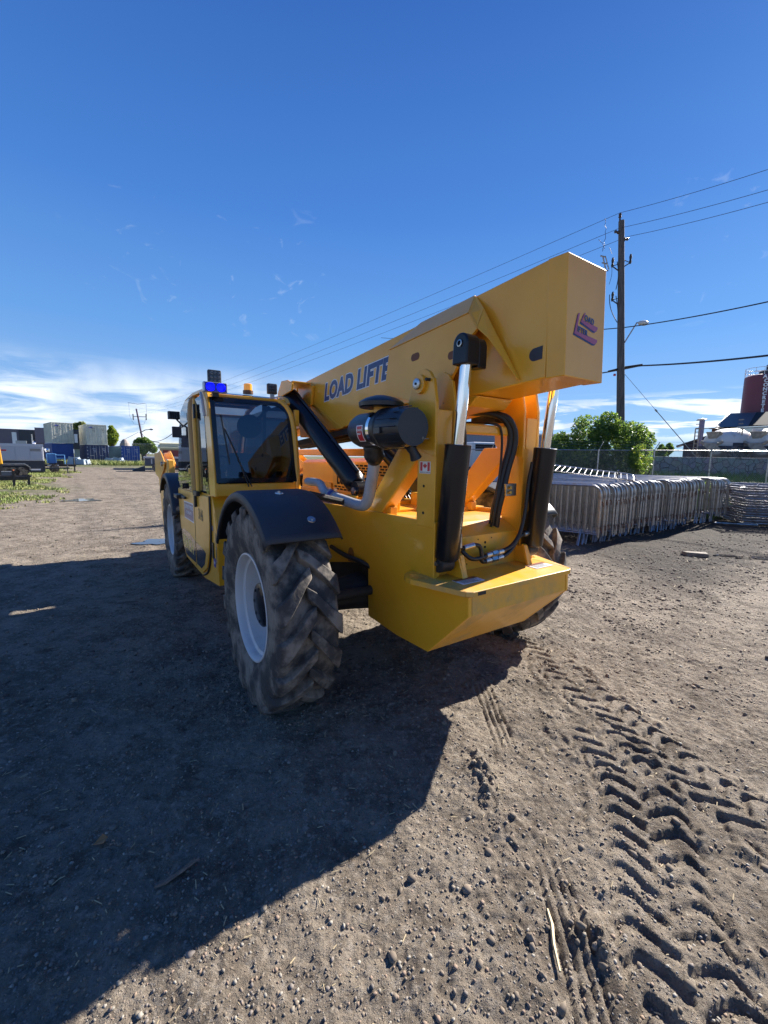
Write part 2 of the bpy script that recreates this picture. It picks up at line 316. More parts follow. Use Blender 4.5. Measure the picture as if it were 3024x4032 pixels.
# flag sticker on the left post
def flag():
    x0, x1, z0, z1 = -0.507, -0.603, 1.508, 1.576; r = -0.4444
    b = B(); b.prism([(x0, z0), (x0, z1), (x1, z1), (x1, z0)], r, r-0.0008); part(b, 'flag_sticker', WHT, TL)
    b = B(); w = (x1-x0)
    for a, c in ((0.06, 0.27), (0.73, 0.94)): b.prism([(x0+w*a, z0+0.014), (x0+w*a, z1-0.004), (x0+w*c, z1-0.004), (x0+w*c, z0+0.014)], r-0.0009, r-0.0014)
    leaf = [(0, 24), (3, 17), (8, 20), (7, 10), (13, 15), (15, 11), (22, 12), (19, 6), (22, 4), (12, -4), (13, -8), (2, -6), (2, -15)]
    L = leaf+[(-x, y) for x, y in reversed(leaf) if x != 0]; cx, cz = (x0+x1)/2, (z0+z1)/2+0.005
    b.prism([(cx-x*0.00082, cz+y*0.00082) for x, y in L], r-0.0009, r-0.0014)
    part(b, 'maple_flag_print', REDV, TL)
    text('lettering', 'MADE IN CANADA', GRV, (x0-0.006, 0.4452, z0+0.003), (-1, 0, 0), (0, 0, 1), 0.0105, TL, off=0.0002, ext=0.0004)
flag()
# cross tube between the towers
b = B(); b.box(-0.60, -0.53, -0.291, 0.291, 1.742, 1.802); part(b, 'cross_beam', YEL, bevel=0.012)
# ---- boom
zt = lambda x: 2.532-0.0615*(x+1.07)
zb = lambda x: 1.990-0.0715*(x+1.10)
b = B(); b.prism([(-1.10, zb(-1.10)), (-1.09, zt(-1.09)), (2.02, zt(2.02)), (1.93, zb(1.93)+0.02)], -0.16, 0.16)
BOOM = part(b, 'boom', YEL, bevel=0.006)
b = B(); b.prism([(-1.205, 1.985), (-1.181, 2.531), (-1.078, 2.5345), (-1.104, 1.986)], -0.1615, 0.1615)
part(b, 'boom_end_cap', YEL, BOOM, bevel=0.004)
b = B()
for s in (-1, 1):
    bl, bb, a = (0.146, 2.047), (0.09, 2.332), (-0.669, 2.379); a2 = (-0.612, zt(-0.612)+0.004); b2 = (-0.13, zt(-0.13)+0.004)
    g, h, e_ = (-0.735, 2.285), (-0.80, 2.225), (-0.952, 2.0)
    R = 0.262
    outer = [bl, bb, a, g, (-0.70, 2.262), (-0.665, 2.23), (-0.606, 2.129), (-0.459, 1.95), (-0.166, 1.962)]
    b.prism(outer, s*R, s*(R-0.02))
    def q(*pts): b.sheet([(x, s*r, z) for x, r, z in pts], 0.006)
    q((bb[0], R, bb[1]), (b2[0], 0.158, b2[1]), (a2[0], 0.158, a2[1]), (a[0], R, a[1]))
    q((bl[0], R, bl[1]), (bb[0], R, bb[1]), (bb[0]+0.10, 0.158, bb[1]+0.0), (bl[0]+0.05, 0.158, bl[1]))
    q((bb[0], R, bb[1]), (bb[0]+0.10, 0.158, bb[1]), (b2[0], 0.158, b2[1]))
    q((a[0], R, a[1]), (a2[0], 0.158, a2[1]), (-0.72, 0.20, 2.40), (g[0], R, g[1]))
    q((a2[0], 0.158, a2[1]), (-0.72, 0.20, 2.40), (e_[0], 0.163, e_[1]))
    q((g[0], R, g[1]), (-0.72, 0.20, 2.40), (-0.82, 0.195, 2.235), (h[0], 0.25, h[1]))
    q((h[0], 0.25, h[1]), (-0.82, 0.195, 2.235), (e_[0], 0.163, e_[1]), (e_[0]-0.0, 0.178, e_[1]-0.004))
    b.prism([(0.13, 1.965), (-0.45, 1.945), (-0.45, 1.975), (0.13, 2.0)], s*0.16, s*0.242)
    b.prism([(-0.16, 1.962), (0.146, 2.047), (0.13, 2.047), (-0.17, 1.972)], s*0.16, s*0.242)
part(b, 'pivot_reinforcement_plate', YEL, BOOM, bevel=0.003)
def slot(cx, cz, l, h, r, tilt, name='slot_opening', m=DRK, lim=None):
    p = [(l/2+h/2*math.cos(rad(a)), h/2*math.sin(rad(a))) for a in range(-90, 91, 18)]+[(-l/2+h/2*math.cos(rad(a)), h/2*math.sin(rad(a))) for a in range(90, 271, 18)]
    ct, st = math.cos(tilt), math.sin(tilt); p = [(cx+x*ct-z*st, cz+x*st+z*ct) for x, z in p]
    if lim is not None: p = [(max(x, lim), z) for x, z in p]
    for s in (-1, 1):
        bb_ = B(); bb_.prism(p, s*r, s*(r+0.0012)); part(bb_, name, m, BOOM)
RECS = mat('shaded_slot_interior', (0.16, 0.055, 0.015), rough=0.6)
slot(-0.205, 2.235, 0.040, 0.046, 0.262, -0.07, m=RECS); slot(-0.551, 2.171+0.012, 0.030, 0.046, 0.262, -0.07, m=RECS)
slot(-1.062, 2.112, 0.060, 0.062, 0.16, -0.07, m=mat('dark_wear_pad', (0.035, 0.035, 0.042), rough=0.5), lim=-1.0775)
b = B(); b.prism([(-0.66, 1.955), (-0.60, 1.90), (-0.15, 1.845), (0.35, 1.86), (0.45, 1.90), (0.45, 1.97), (-0.60, 1.97)], -0.155, 0.155); part(b, 'pivot_housing', YEL, BOOM, bevel=0.01)
b = B(); b.box(-0.50, 0.1, -0.24, -0.16, 1.84, 1.90); b.box(-0.52, -0.30, 0.16, 0.26, 1.83, 1.885); part(b, 'greasy_wear_block', GREA, BOOM, bevel=0.006)
# fold / stiffener at the front of the boom side, inner sections and rails under the boom
b = B()
for s in (-1, 1):
    b.sheet([(1.99, s*0.162, zt(1.99)-0.005), (1.90, s*0.162, zt(1.9)-0.10), (0.95, s*0.162, zb(0.95)+0.005), (1.08, s*0.162, zb(1.08)+0.005)], s*-0.012)
part(b, 'boom_stiffener', YEL, BOOM, bevel=0.003)
b = B(); b.prism([(1.95, 1.90), (1.95, 2.25), (5.1, 1.96), (5.35, 1.5), (5.25, 1.1), (5.05, 1.1), (4.9, 1.62)], -0.12, 0.12); part(b, 'inner_boom_section', YEL, BOOM, bevel=0.01)
b = B(); b.box(1.98, 2.10, -0.172, -0.12, 2.27, 2.362); b.box(1.98, 2.10, 0.12, 0.172, 2.27, 2.362); b.box(1.98, 2.10, -0.172, 0.172, 2.345, 2.362); part(b, 'boom_collar', YEL, BOOM, bevel=0.004)
b = B()
for s in (-1, 1): b.prism([(1.58, 2.10), (1.53, 2.285), (1.66, 2.335), (1.82, 2.345), (1.93, 2.24), (1.93, 2.10)], s*0.162, s*0.195); b.prism([(1.55, 2.22), (1.53, 2.285), (1.66, 2.335), (1.82, 2.345), (1.93, 2.24), (1.93, 2.18)], s*0.385, s*0.405); b.box(1.56, 1.90, min(s*0.195, s*0.385), max(s*0.195, s*0.385), 2.300, 2.318)
part(b, 'lift_cylinder_yoke', YEL, BOOM, bevel=0.006)
b = B()
for s in (-1, 1):
    b.prism([(0.2, zb(0.2)-0.055), (0.2, zb(0.2)-0.002), (2.2, zb(2.2)-0.002), (2.2, zb(2.2)-0.055)], s*0.14, s*0.11)
part(b, 'hose_tray', GREA, BOOM)
b = B()
for k, (r_, z_) in enumerate(((-0.05, 0.045), (0.0, 0.06), (0.05, 0.045), (0.09, 0.05))): b.tube([(-0.3, r_, zb(-0.3)-z_), (0.9, r_, zb(0.9)-z_-0.02), (2.3, r_, zb(2.3)-z_)], 0.016, 8)
part(b, 'hose_bundle', RUBH, BOOM, smooth=True)
b = B(); b.box(1.2, 3.6, 0.30, 0.36, 1.60, 1.68); part(b, 'side_rail', YEL, bevel=0.01)
# lettering along the boom
ty = 0.1605
for nm, m_, of, ex in (('lettering_outline', WHT, 0.0175, 0.0006), ('lettering', BLU, 0.0105, 0.0014)):
    text(nm, 'LOAD LIFTER', m_, (1.33, ty, 2.125), (-1, 0, 0.055), (0.0, 0, 1), 0.205, BOOM, off=of, ext=ex, shear=0.2, space=1.07, sx=0.94)
for nm, m_, of, ex in (('lettering_outline', WHT, 0.0155, 0.0006), ('lettering', BLU, 0.0062, 0.0014)):
    text(nm, 'LOAD LIFTER', m_, (0.10, -ty, 2.21), (1, 0, -0.0615), (0.0, 0, 1), 0.16, BOOM, off=of, ext=ex, shear=0.22, space=1.0)
# logo on the rear cap: slanted double L with OAD / IFTER
xr = lambda z: -1.2053+(z-1.985)*(0.024/0.551)
def logo(poly, m_, d, name):
    bb_ = B(); bb_.loft([(xr(z)-d, r, z) for r, z in poly], [(xr(z)-d-0.0008, r, z) for r, z in poly]); part(bb_, name, m_, BOOM)
def ell(r0, z0, hgt, wid, t):
    return [(r0, z0), (r0+0.030, z0+hgt), (r0+0.030+t*0.9, z0+hgt+0.004), (r0+0.006+t, z0+t), (r0+wid, z0+t-0.012), (r0+wid-0.004, z0-0.012), (r0+wid-0.02, z0-0.022), (r0+wid-0.035, z0-0.024)]
LRED = mat('faded_red_vinyl', (0.42, 0.09, 0.16), rough=0.4)
for (r0, z0, hh, ww, t) in ((-0.100, 2.184, 0.096, 0.198, 0.013), (-0.050, 2.244, 0.046, 0.148, 0.012)):
    logo([(r-0.006, z-0.007) for r, z in ell(r0, z0, hh, ww, t)], BLU, 0.0005, 'logo_shadow'); logo(ell(r0, z0, hh, ww, t), LRED, 0.0018, 'logo_letter')
text('lettering', 'OAD', BLU, (xr(2.25)-0.0035, 0.022, 2.258), (0, -1, -0.12), (0, 0, 1), 0.036, BOOM, off=0.0012, ext=0.0005, space=1.1)
text('lettering', 'IFTER', BLU, (xr(2.21)-0.0035, 0.076, 2.199), (0, -1, -0.12), (0, 0, 1), 0.034, BOOM, off=0.0012, ext=0.0005, space=1.05)
# ---- rear slave cylinders
for s in (-1, 1):
    b = B(); bot, top = Vector((-0.690, s*0.380, 1.03)), Vector((-0.748, s*0.380, 1.668)); d = (top-bot).normalized()
    b.lathe([(0, 0.060), (0.012, 0.069), (0.585, 0.069), (0.640, 0.071), (0.643, 0.066), (0.643, 0.034)], bot, d, 36)
    cy = part(b, 'tilt_cylinder', BLK, smooth=True)
    b = B(); b.lathe([(0, 0.031), (0.44, 0.031)], bot+d*0.64, d, 28); part(b, 'cylinder_rod', CHR, cy, smooth=True)
    ex, ez = -0.781, 2.165
    b = B(); pr = [(ex+0.052*math.cos(rad(a)), ez+0.010+0.052*math.sin(rad(a))) for a in range(0, 181, 15)]+[(ex-0.050, ez-0.095), (ex+0.056, ez-0.090)]
    b.prism(pr, s*0.425, s*0.332); b.prism([(x*0.85+ex*0.15, z-0.01) for x, z in pr], s*0.332, s*0.270); part(b, 'rod_eye', BLK, cy, bevel=0.008)
    b = B(); b.lathe([(0, 0.018), (0.006, 0.018), (0.007, 0.012), (0.001, 0.012)], (ex, s*0.4255, ez+0.01), (0, s, 0), 20, cap=False); part(b, 'grease_fitting_ring', STE, cy, smooth=True)
    b = B(); b.lathe([(0, 0.050), (0.09, 0.050)], (-0.665, s*0.335, 1.00), (0, s, 0), 24); part(b, 'base_eye', GREA, cy, smooth=True, bevel=0.006)
    b = B(); b.lathe([(0, 0.016), (0.014, 0.014)], (-0.665, s*0.4265, 1.005), (0, s, 0), 6); part(b, 'bolt', STE, cy)
    b = B(); b.prism([(-0.755, 0.9175), (-0.735, 0.9175), (-0.69, 1.05), (-0.715, 1.045)], s*0.270, s*0.300); b.prism([(-0.76, 0.9175), (-0.62, 0.9175), (-0.62, 1.02), (-0.71, 1.04)], s*0.312, s*0.300)
    part(b, 'cylinder_bracket', YEL, bevel=0.003)
# ---- lift cylinders (black), front lugs up to the boom
for s in (-1, 1):
    b = B(); p0, p1 = Vector((0.405, s*0.30, 1.345)), Vector((1.87, s*0.30, 2.217)); d = (p1-p0).normalized(); L = (p1-p0).length
    b.lathe([(0.06, 0.060), (0.10, 0.087), (L*0.93, 0.087), (L*0.94, 0.092), (L*0.965, 0.092), (L*0.97, 0.05)], p0, d, 32)
    cy = part(b, 'lift_cylinder', BLK, smooth=True)
    b = B(); b.tube([p0+d*0.1+Vector((-0.05, 0, 0.085)), p0+d*0.7+Vector((-0.05, 0, 0.09)), p0+d*1.6+Vector((-0.05, 0, 0.09))], 0.012, 8); b.tube(spline([p0+d*0.62+Vector((-0.05, 0, 0.08)), p0+d*0.66+Vector((-0.10, 0, 0.03)), p0+d*0.5+Vector((-0.16, 0, -0.02)), p0+d*0.30+Vector((-0.12, 0.02, -0.02))]), 0.013, 8)
    part(b, 'feed_pipe', RUBH, cy, smooth=True)
    b = B(); b.lathe([(0, 0.062), (0.11, 0.062)], (0.405, s*0.245, 1.345), (0, s, 0), 28); part(b, 'base_eye', BLK, cy, smooth=True)
    b = B(); b.lathe([(0, 0.026), (0.018, 0.026)], (0.395, s*0.356, 1.335), (0, s, 0), 24); part(b, 'pivot_pin', STE, cy, smooth=True)
    b = B(); b.box(0.33, 0.47, min(s*0.362, s*0.385), max(s*0.362, s*0.385), 1.17, 1.30); part(b, 'lug_plate', YEL, cy, bevel=0.006)
# ---- hydraulic hoses at the back
def hose(pts, r, name='hydraulic_hose', m=RUBH, n=8):
    bb_ = B(); bb_.tube(spline(pts, n), r, 10); return part(bb_, name, m, smooth=True)
for dr, dx in ((0.0, 0.0), (0.040, 0.02), (0.020, -0.02)):
    hose([(0.25, -0.06+dr, 1.87), (-0.10, -0.02+dr, 1.885), (-0.40, 0.05+dr, 1.895), (-0.565+dx, 0.14+dr, 1.865), (-0.60+dx, 0.20+dr, 1.79), (-0.60+dx, 0.215+dr, 1.68), (-0.585+dx, 0.180+dr, 1.52), (-0.58+dx, 0.150+dr, 1.38), (-0.56+dx, 0.140+dr, 1.26), (-0.54+dx, 0.150+dr, 1.15)], 0.021, name='hose_loom')
hose([(-0.1, -0.1, 1.83), (-0.40, 0.0, 1.825), (-0.60, 0.05, 1.81), (-0.61, 0.115, 1.77), (-0.605, 0.135, 1.62), (-0.60, 0.125, 1.42), (-0.60, 0.10, 1.24), (-0.57, 0.11, 1.16)], 0.008)
hose([(-0.10, 0.22, 1.86), (-0.35, 0.0, 1.86), (-0.50, -0.22, 1.85), (-0.55, -0.30, 1.92)], 0.018)
hose([(-0.55, -0.28, 1.93), (-0.70, -0.31, 1.80), (-0.72, -0.30, 1.66), (-0.70, -0.285, 1.45), (-0.67, -0.275, 1.25), (-0.67, -0.265, 1.10)], 0.010)
hose([(-0.66, -0.235, 1.055), (-0.69, -0.19, 1.01), (-0.69, -0.12, 1.0), (-0.685, -0.05, 1.007), (-0.68, 0.11, 1.022), (-0.685, 0.19, 1.05), (-0.69, 0.25, 1.12), (-0.69, 0.29, 1.25), (-0.69, 0.31, 1.45), (-0.70, 0.325, 1.58)], 0.013)
hose([(-0.66, -0.235, 1.07), (-0.675, -0.15, 1.082), (-0.68, -0.105, 1.07), (-0.685, -0.09, 1.02), (-0.685, -0.09, 0.985), (-0.685, -0.05, 0.972), (-0.685, 0.10, 0.985), (-0.685, 0.18, 1.02), (-0.69, 0.25, 1.10), (-0.70, 0.31, 1.115)], 0.013)
for za, zb_, ra, rb in ((1.010, 1.021, -0.055, 0.10), (0.974, 0.984, -0.058, 0.10)):
    for k in range(3):
        t0, t1 = k/3+0.02, (k+1)/3-0.02; P0 = Vector((-0.6845, ra+(rb-ra)*t0, za+(zb_-za)*t0)); P1 = Vector((-0.6845, ra+(rb-ra)*t1, za+(zb_-za)*t1))
        b = B(); b.tube([P0, P1], 0.0175 if k != 1 else 0.020, 6 if k == 1 else 14); part(b, 'hose_fitting', STE)
b = B(); b.tube([(-0.668, -0.225, 1.072), (-0.675, -0.15, 1.083)], 0.016, 12); part(b, 'hose_fitting', STE)
b = B(); b.tube([(-0.70, 0.275, 1.115), (-0.70, 0.315, 1.117)], 0.018, 12); part(b, 'hose_fitting', STE)
b = B(); b.tube([(-0.675, -0.263, 1.08), (-0.675, -0.268, 1.16)], 0.013, 10); part(b, 'hose_fitting', STE)
b = B(); b.box(-0.635, -0.60, 0.165, 0.262, 1.36, 1.44); cl = part(b, 'hose_clamp', STE, bevel=0.003)
for dz in (1.385, 1.415):
    b = B(); b.lathe([(0, 0.012), (0.018, 0.012)], (-0.636, 0.185, dz), (-1, 0, 0), 6); part(b, 'bolt', BRASS, cl)
for r_, z_ in ((0.004, 1.075), (0.004, 1.045), (-0.06, 1.10), (0.06, 1.10), (-0.20, 0.955), (-0.15, 0.955), (-0.225, 1.01)): b = B(); b.lathe([(0, 0.008 if z_ > 1.02 and z_ < 1.09 else 0.004), (0.002, 0.008 if z_ > 1.02 and z_ < 1.09 else 0.004)], (-0.6225, r_, z_), (-1, 0, 0), 12); part(b, 'bolt_hole', DRK)
b = B(); b.box(-0.13, -0.02, 0.34, 0.52, 1.15, 1.225); vb = part(b, 'valve_block', YED, bevel=0.006)
for r_ in (0.40, 0.455):
    b = B(); b.lathe([(0, 0.016), (0.045, 0.016), (0.060, 0.008), (0.068, 0.009), (0.072, 0.0)], (-0.07, r_, 1.225), (0, 0, 1), 14); part(b, 'brass_fitting', BRASS, vb, smooth=True)
# ---- air cleaner
AC, AZ = -0.60, 1.757
b = B(); b.lathe([(-0.08, 0.02), (-0.08, 0.10), (-0.02, 0.105), (0.0, 0.112), (0.14, 0.112), (0.145, 0.118), (0.165, 0.118), (0.17, 0.106), (0.42, 0.104), (0.47, 0.090), (0.49, 0.05)], (-0.56, AC, AZ), (1, 0, 0), 40)
air = part(b, 'air_cleaner', mat('black_air_cleaner_plastic', (0.018, 0.020, 0.026), rough=0.36), smooth=True)
b = B()
for k in range(16):
    a = 2*math.pi*k/16; c, s2 = math.cos(a), math.sin(a); b.tube([(-0.62, AC+0.1095*c, AZ+0.1095*s2), (-0.44, AC+0.1115*c, AZ+0.1115*s2)], 0.0032, 5)
part(b, 'cap_rib', MATS['black_air_cleaner_plastic'], air)
b = B(); b.lathe([(0, 0.1065), (0.030, 0.1065)], (-0.355, AC, AZ), (1, 0, 0), 40, cap=False); part(b, 'clamp_band', CHR, air, smooth=True)
b = B(); b.tube([(-0.34, AC-0.03, AZ+0.104), (-0.34, AC+0.01, AZ+0.118), (-0.33, AC+0.03, AZ+0.104)], 0.005, 6); b.tube([(-0.355, AC-0.04, AZ+0.10), (-0.33, AC+0.00, AZ+0.112)], 0.004, 6); part(b, 'clamp_latch', STE, air)
b = B(); b.lathe([(0, 0.045), (0.055, 0.045)], (-0.33, AC, AZ+0.090), (0, 0, 1), 24); part(b, 'inlet_neck', YED, air, smooth=True)
b = B(); b.lathe([(0.0, 0.118), (0.004, 0.130), (0.026, 0.132), (0.034, 0.124), (0.052, 0.092), (0.066, 0.045), (0.070, 0.0)], (-0.33, AC, AZ+0.124), (0, 0, 1), 40); b.lathe([(-0.002, 0.126), (0.0, 0.05)], (-0.33, AC, AZ+0.124), (0, 0, 1), 40, cap=False)
part(b, 'rain_cap', MATS['black_air_cleaner_plastic'], air, smooth=True)
b = B(); b.tube([(-0.57, AC+0.03, AZ-0.095), (-0.58, AC+0.05, AZ-0.13), (-0.58, AC+0.07, AZ-0.165)], [0.03, 0.024, 0.034], 12); part(b, 'dust_valve', MATS['black_air_cleaner_plastic'], air, smooth=True)
b = B(); b.lathe([(0, 0.022), (0.05, 0.018), (0.055, 0.006)], (-0.14, AC-0.02, AZ+0.01), (1, 0, 0), 12); part(b, 'restriction_indicator', RUBH, air, smooth=True)
b = B(); b.box(-0.50, -0.44, AC-0.124, AC-0.108, AZ-0.035, AZ+0.0); part(b, 'latch_tab', MATS['black_air_cleaner_plastic'], air, bevel=0.002)
def curved(x0, x1, a0, a1, R, m_, name, par):
    bb_ = B(); n = 8; vs = []
    for i in range(n+1):
        a = rad(a0+(a1-a0)*i/n)
        for x in (x0, x1): vs.append((x, AC+R*math.cos(a), AZ+R*math.sin(a)))
    bb_.add(vs, [(2*i, 2*i+1, 2*i+3, 2*i+2) for i in range(n)]); part(bb_, name, m_, par)
curved(-0.295, -0.225, 168, 222, 0.1058, WHT, 'check_sticker', air); curved(-0.288, -0.232, 171, 219, 0.1064, REDV, 'sticker_field', air)
text('lettering', 'CHECK', WHT, (-0.235, 0.6+0.1069, AZ-0.012), (-1, 0, 0), (0, 0.08, 1), 0.0165, air, off=0.0003, ext=0.0004); text('lettering', 'DAILY', WHT, (-0.236, 0.6+0.1066, AZ-0.033), (-1, 0, 0), (0, 0.25, 1), 0.0165, air, off=0.0003, ext=0.0004)
# swirl mark with small wordmark strip on cap and rain cap
text('lettering', 'e', GRV, (-0.6415, 0.545, AZ-0.062), (0, -1, 0), (0, 0, 1), 0.030, air, off=0.0006, ext=0.0004, shear=0.2)
b = B(); b.box(-0.6418, -0.6410, -0.527, -0.497, AZ-0.060, AZ-0.056); part(b, 'wordmark_strip', GRV, air)
# intake piping
b = B(); pts = [(-0.20, AC+0.03, AZ-0.09), (-0.19, AC+0.045, AZ-0.15), (-0.165, AC+0.06, 1.585)]; b.tube(spline(pts, 4), [0.060, 0.064, 0.060, 0.060, 0.066, 0.060, 0.056, 0.054, 0.052], 20); part(b, 'rubber_elbow', RUBH, smooth=True)
b = B(); b.lathe([(0, 0.058), (0.018, 0.058)], (-0.172, AC+0.055, 1.60), (0.15, 0.1, -1), 24); part(b, 'clamp_band', STE, smooth=True)
b = B(); b.tube(spline([(-0.165, -0.54, 1.59), (-0.145, -0.53, 1.52), (-0.10, -0.52, 1.42), (-0.055, -0.51, 1.33), (0.0, -0.505, 1.275), (0.09, -0.50, 1.262), (0.25, -0.50, 1.272), (0.42, -0.495, 1.284), (0.56, -0.49, 1.296)], 6), 0.038, 20); part(b, 'intake_pipe', GRYP, smooth=True)
b = B(); b.lathe([(0, 0.0435), (0.11, 0.0435)], (0.45, -0.495, 1.287), (1, 0.02, 0.10), 24); sl = part(b, 'pipe_sleeve', GRYP, smooth=True)
b = B(); b.lathe([(0, 0.0442), (0.05, 0.0442)], (0.465, -0.495, 1.2885), (1, 0.02, 0.10), 24, cap=False); part(b, 'blue_band', mat('blue_silicone', (0.05, 0.05, 0.22), rough=0.5), sl, smooth=True)
for x_ in (0.452, 0.552):
    b = B(); b.lathe([(0, 0.0462), (0.008, 0.0462)], (x_, -0.495, 1.287+(x_-0.45)*0.1), (1, 0.02, 0.10), 24, cap=False); b.box(x_, x_+0.012, -0.505, -0.480, 1.334, 1.350); part(b, 'clamp_band', STE, sl, smooth=True)
b = B(); b.tube(spline([(0.55, -0.49, 1.297), (0.64, -0.485, 1.305), (0.70, -0.48, 1.33), (0.76, -0.475, 1.365), (0.86, -0.47, 1.375), (1.05, -0.46, 1.372)], 6), 0.034, 18); part(b, 'intake_pipe', GRYP, smooth=True)
# ---- engine hood on the right with its slotted grille
b = B(); b.loft([(0.86, 0.46, 1.14), (0.86, 0.46, 1.56), (0.86, 0.52, 1.60), (0.86, 1.14, 1.60), (0.86, 1.20, 1.54), (0.86, 1.20, 0.98), (0.86, 0.46, 0.98)], [(3.35, 0.46, 1.14), (3.35, 0.46, 1.50), (3.35, 0.52, 1.54), (3.35, 1.14, 1.54), (3.35, 1.20, 1.48), (3.35, 1.20, 0.98), (3.35, 0.46, 0.98)])
hood = part(b, 'engine_hood', YEL, bevel=0.02)
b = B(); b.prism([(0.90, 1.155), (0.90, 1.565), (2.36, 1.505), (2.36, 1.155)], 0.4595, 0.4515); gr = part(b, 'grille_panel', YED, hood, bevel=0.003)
b = B(); cellw, cellh = 0.095, 0.030; row = 0
z = 1.185
while z < 1.50:
    x = 0.95+(0.05 if row % 2 else 0)
    while x < 2.28:
        if not (1.1 < x < 2.24 and 1.235 < z < 1.37): b.prism([(x, z), (x, z+0.019), (x+cellw-0.022, z+0.019), (x+cellw-0.022, z)], 0.4514, 0.4500)
        x += cellw
    z += cellh; row += 1
part(b, 'grille_slot', DRK, hood)
text('lettering', 'LOAD LIFTER', DRK, (2.24, -0.4495, 1.262), (-1, 0, 0), (0, 0, 1), 0.135, hood, off=0.008, ext=0.0012, space=1.15)
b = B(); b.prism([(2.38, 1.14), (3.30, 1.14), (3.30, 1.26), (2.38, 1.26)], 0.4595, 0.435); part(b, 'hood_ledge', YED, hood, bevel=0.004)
b = B(); b.box(-0.05, 0.86, 0.50, 0.80, 1.06, 1.14); b.box(0.86, 1.30, 0.44, 0.455, 1.13, 1.16); part(b, 'battery_box', YEL, bevel=0.006)
b = B()
for k in range(7): b.tube(spline([(0.90+0.05*k, 0.40, 1.30+0.03*(k % 3)), (0.75+0.04*k, 0.36, 1.40-0.02*k), (0.60+0.05*k, 0.42, 1.28), (0.47+0.06*k, 0.44, 1.18)], 5), 0.012, 7)
b.box(0.73, 0.85, 0.36, 0.45, 1.25, 1.42); part(b, 'valve_hose_cluster', RUBH, bevel=0.006)
# ---- fenders
def fender(cx, cz, R, a0, a1, s, extra=0.0):
    bb_ = B(); n = 26; prof = [(-1.278, -0.060), (-1.280, -0.030), (-1.272, -0.010), (-1.250, 0.0), (-1.235, 0.0), (-0.86, 0.0), (-0.835, -0.006), (-0.820, -0.03)]; m = len(prof); vs = []
    for i in range(n+1):
        a = rad(a0+(a1-a0)*i/n)
        for r, o in prof: vs.append((cx+(R+o)*math.cos(a), (r if s < 0 else -r), cz+(R+o)*math.sin(a)))
    bb_.add(vs, [(i*m+k, i*m+k+1, (i+1)*m+k+1, (i+1)*m+k) for i in range(n) for k in range(m-1)])
    f = part(bb_, 'fender', PLA, smooth=True); so = f.modifiers.new('thickness', 'SOLIDIFY'); so.thickness = 0.012; so.offset = 0
    for a, r in ((100, -1.06), (126, -0.98)):
        aa = rad(a); b2 = B(); b2.lathe([(0, 0.026), (0.005, 0.024)], (cx+(R+0.006)*math.cos(aa), r if s < 0 else -r, cz+(R+0.006)*math.sin(aa)), (math.cos(aa), 0, math.sin(aa)), 20)
        b2.lathe([(0, 0.010), (0.010, 0.009)], (cx+(R+0.011)*math.cos(aa), r if s < 0 else -r, cz+(R+0.011)*math.sin(aa)), (math.cos(aa), 0, math.sin(aa)), 6)
        part(b2, 'fender_bolt', STE, f)
    b2 = B(); aa = rad(88); sg = -1 if s < 0 else 1; b2.tube([(cx, sg*0.80, cz+R-0.03), (cx, sg*0.44, cz+R-0.12)], 0.022, 8); part(b2, 'fender_stay', GREA, f)
    return f
for s in (-1, 1): fender(0.25, 0.63, 0.738, 26, 137, s)
for s in (-1, 1): fender(3.98, 0.56, 0.77, 40, 158, s)
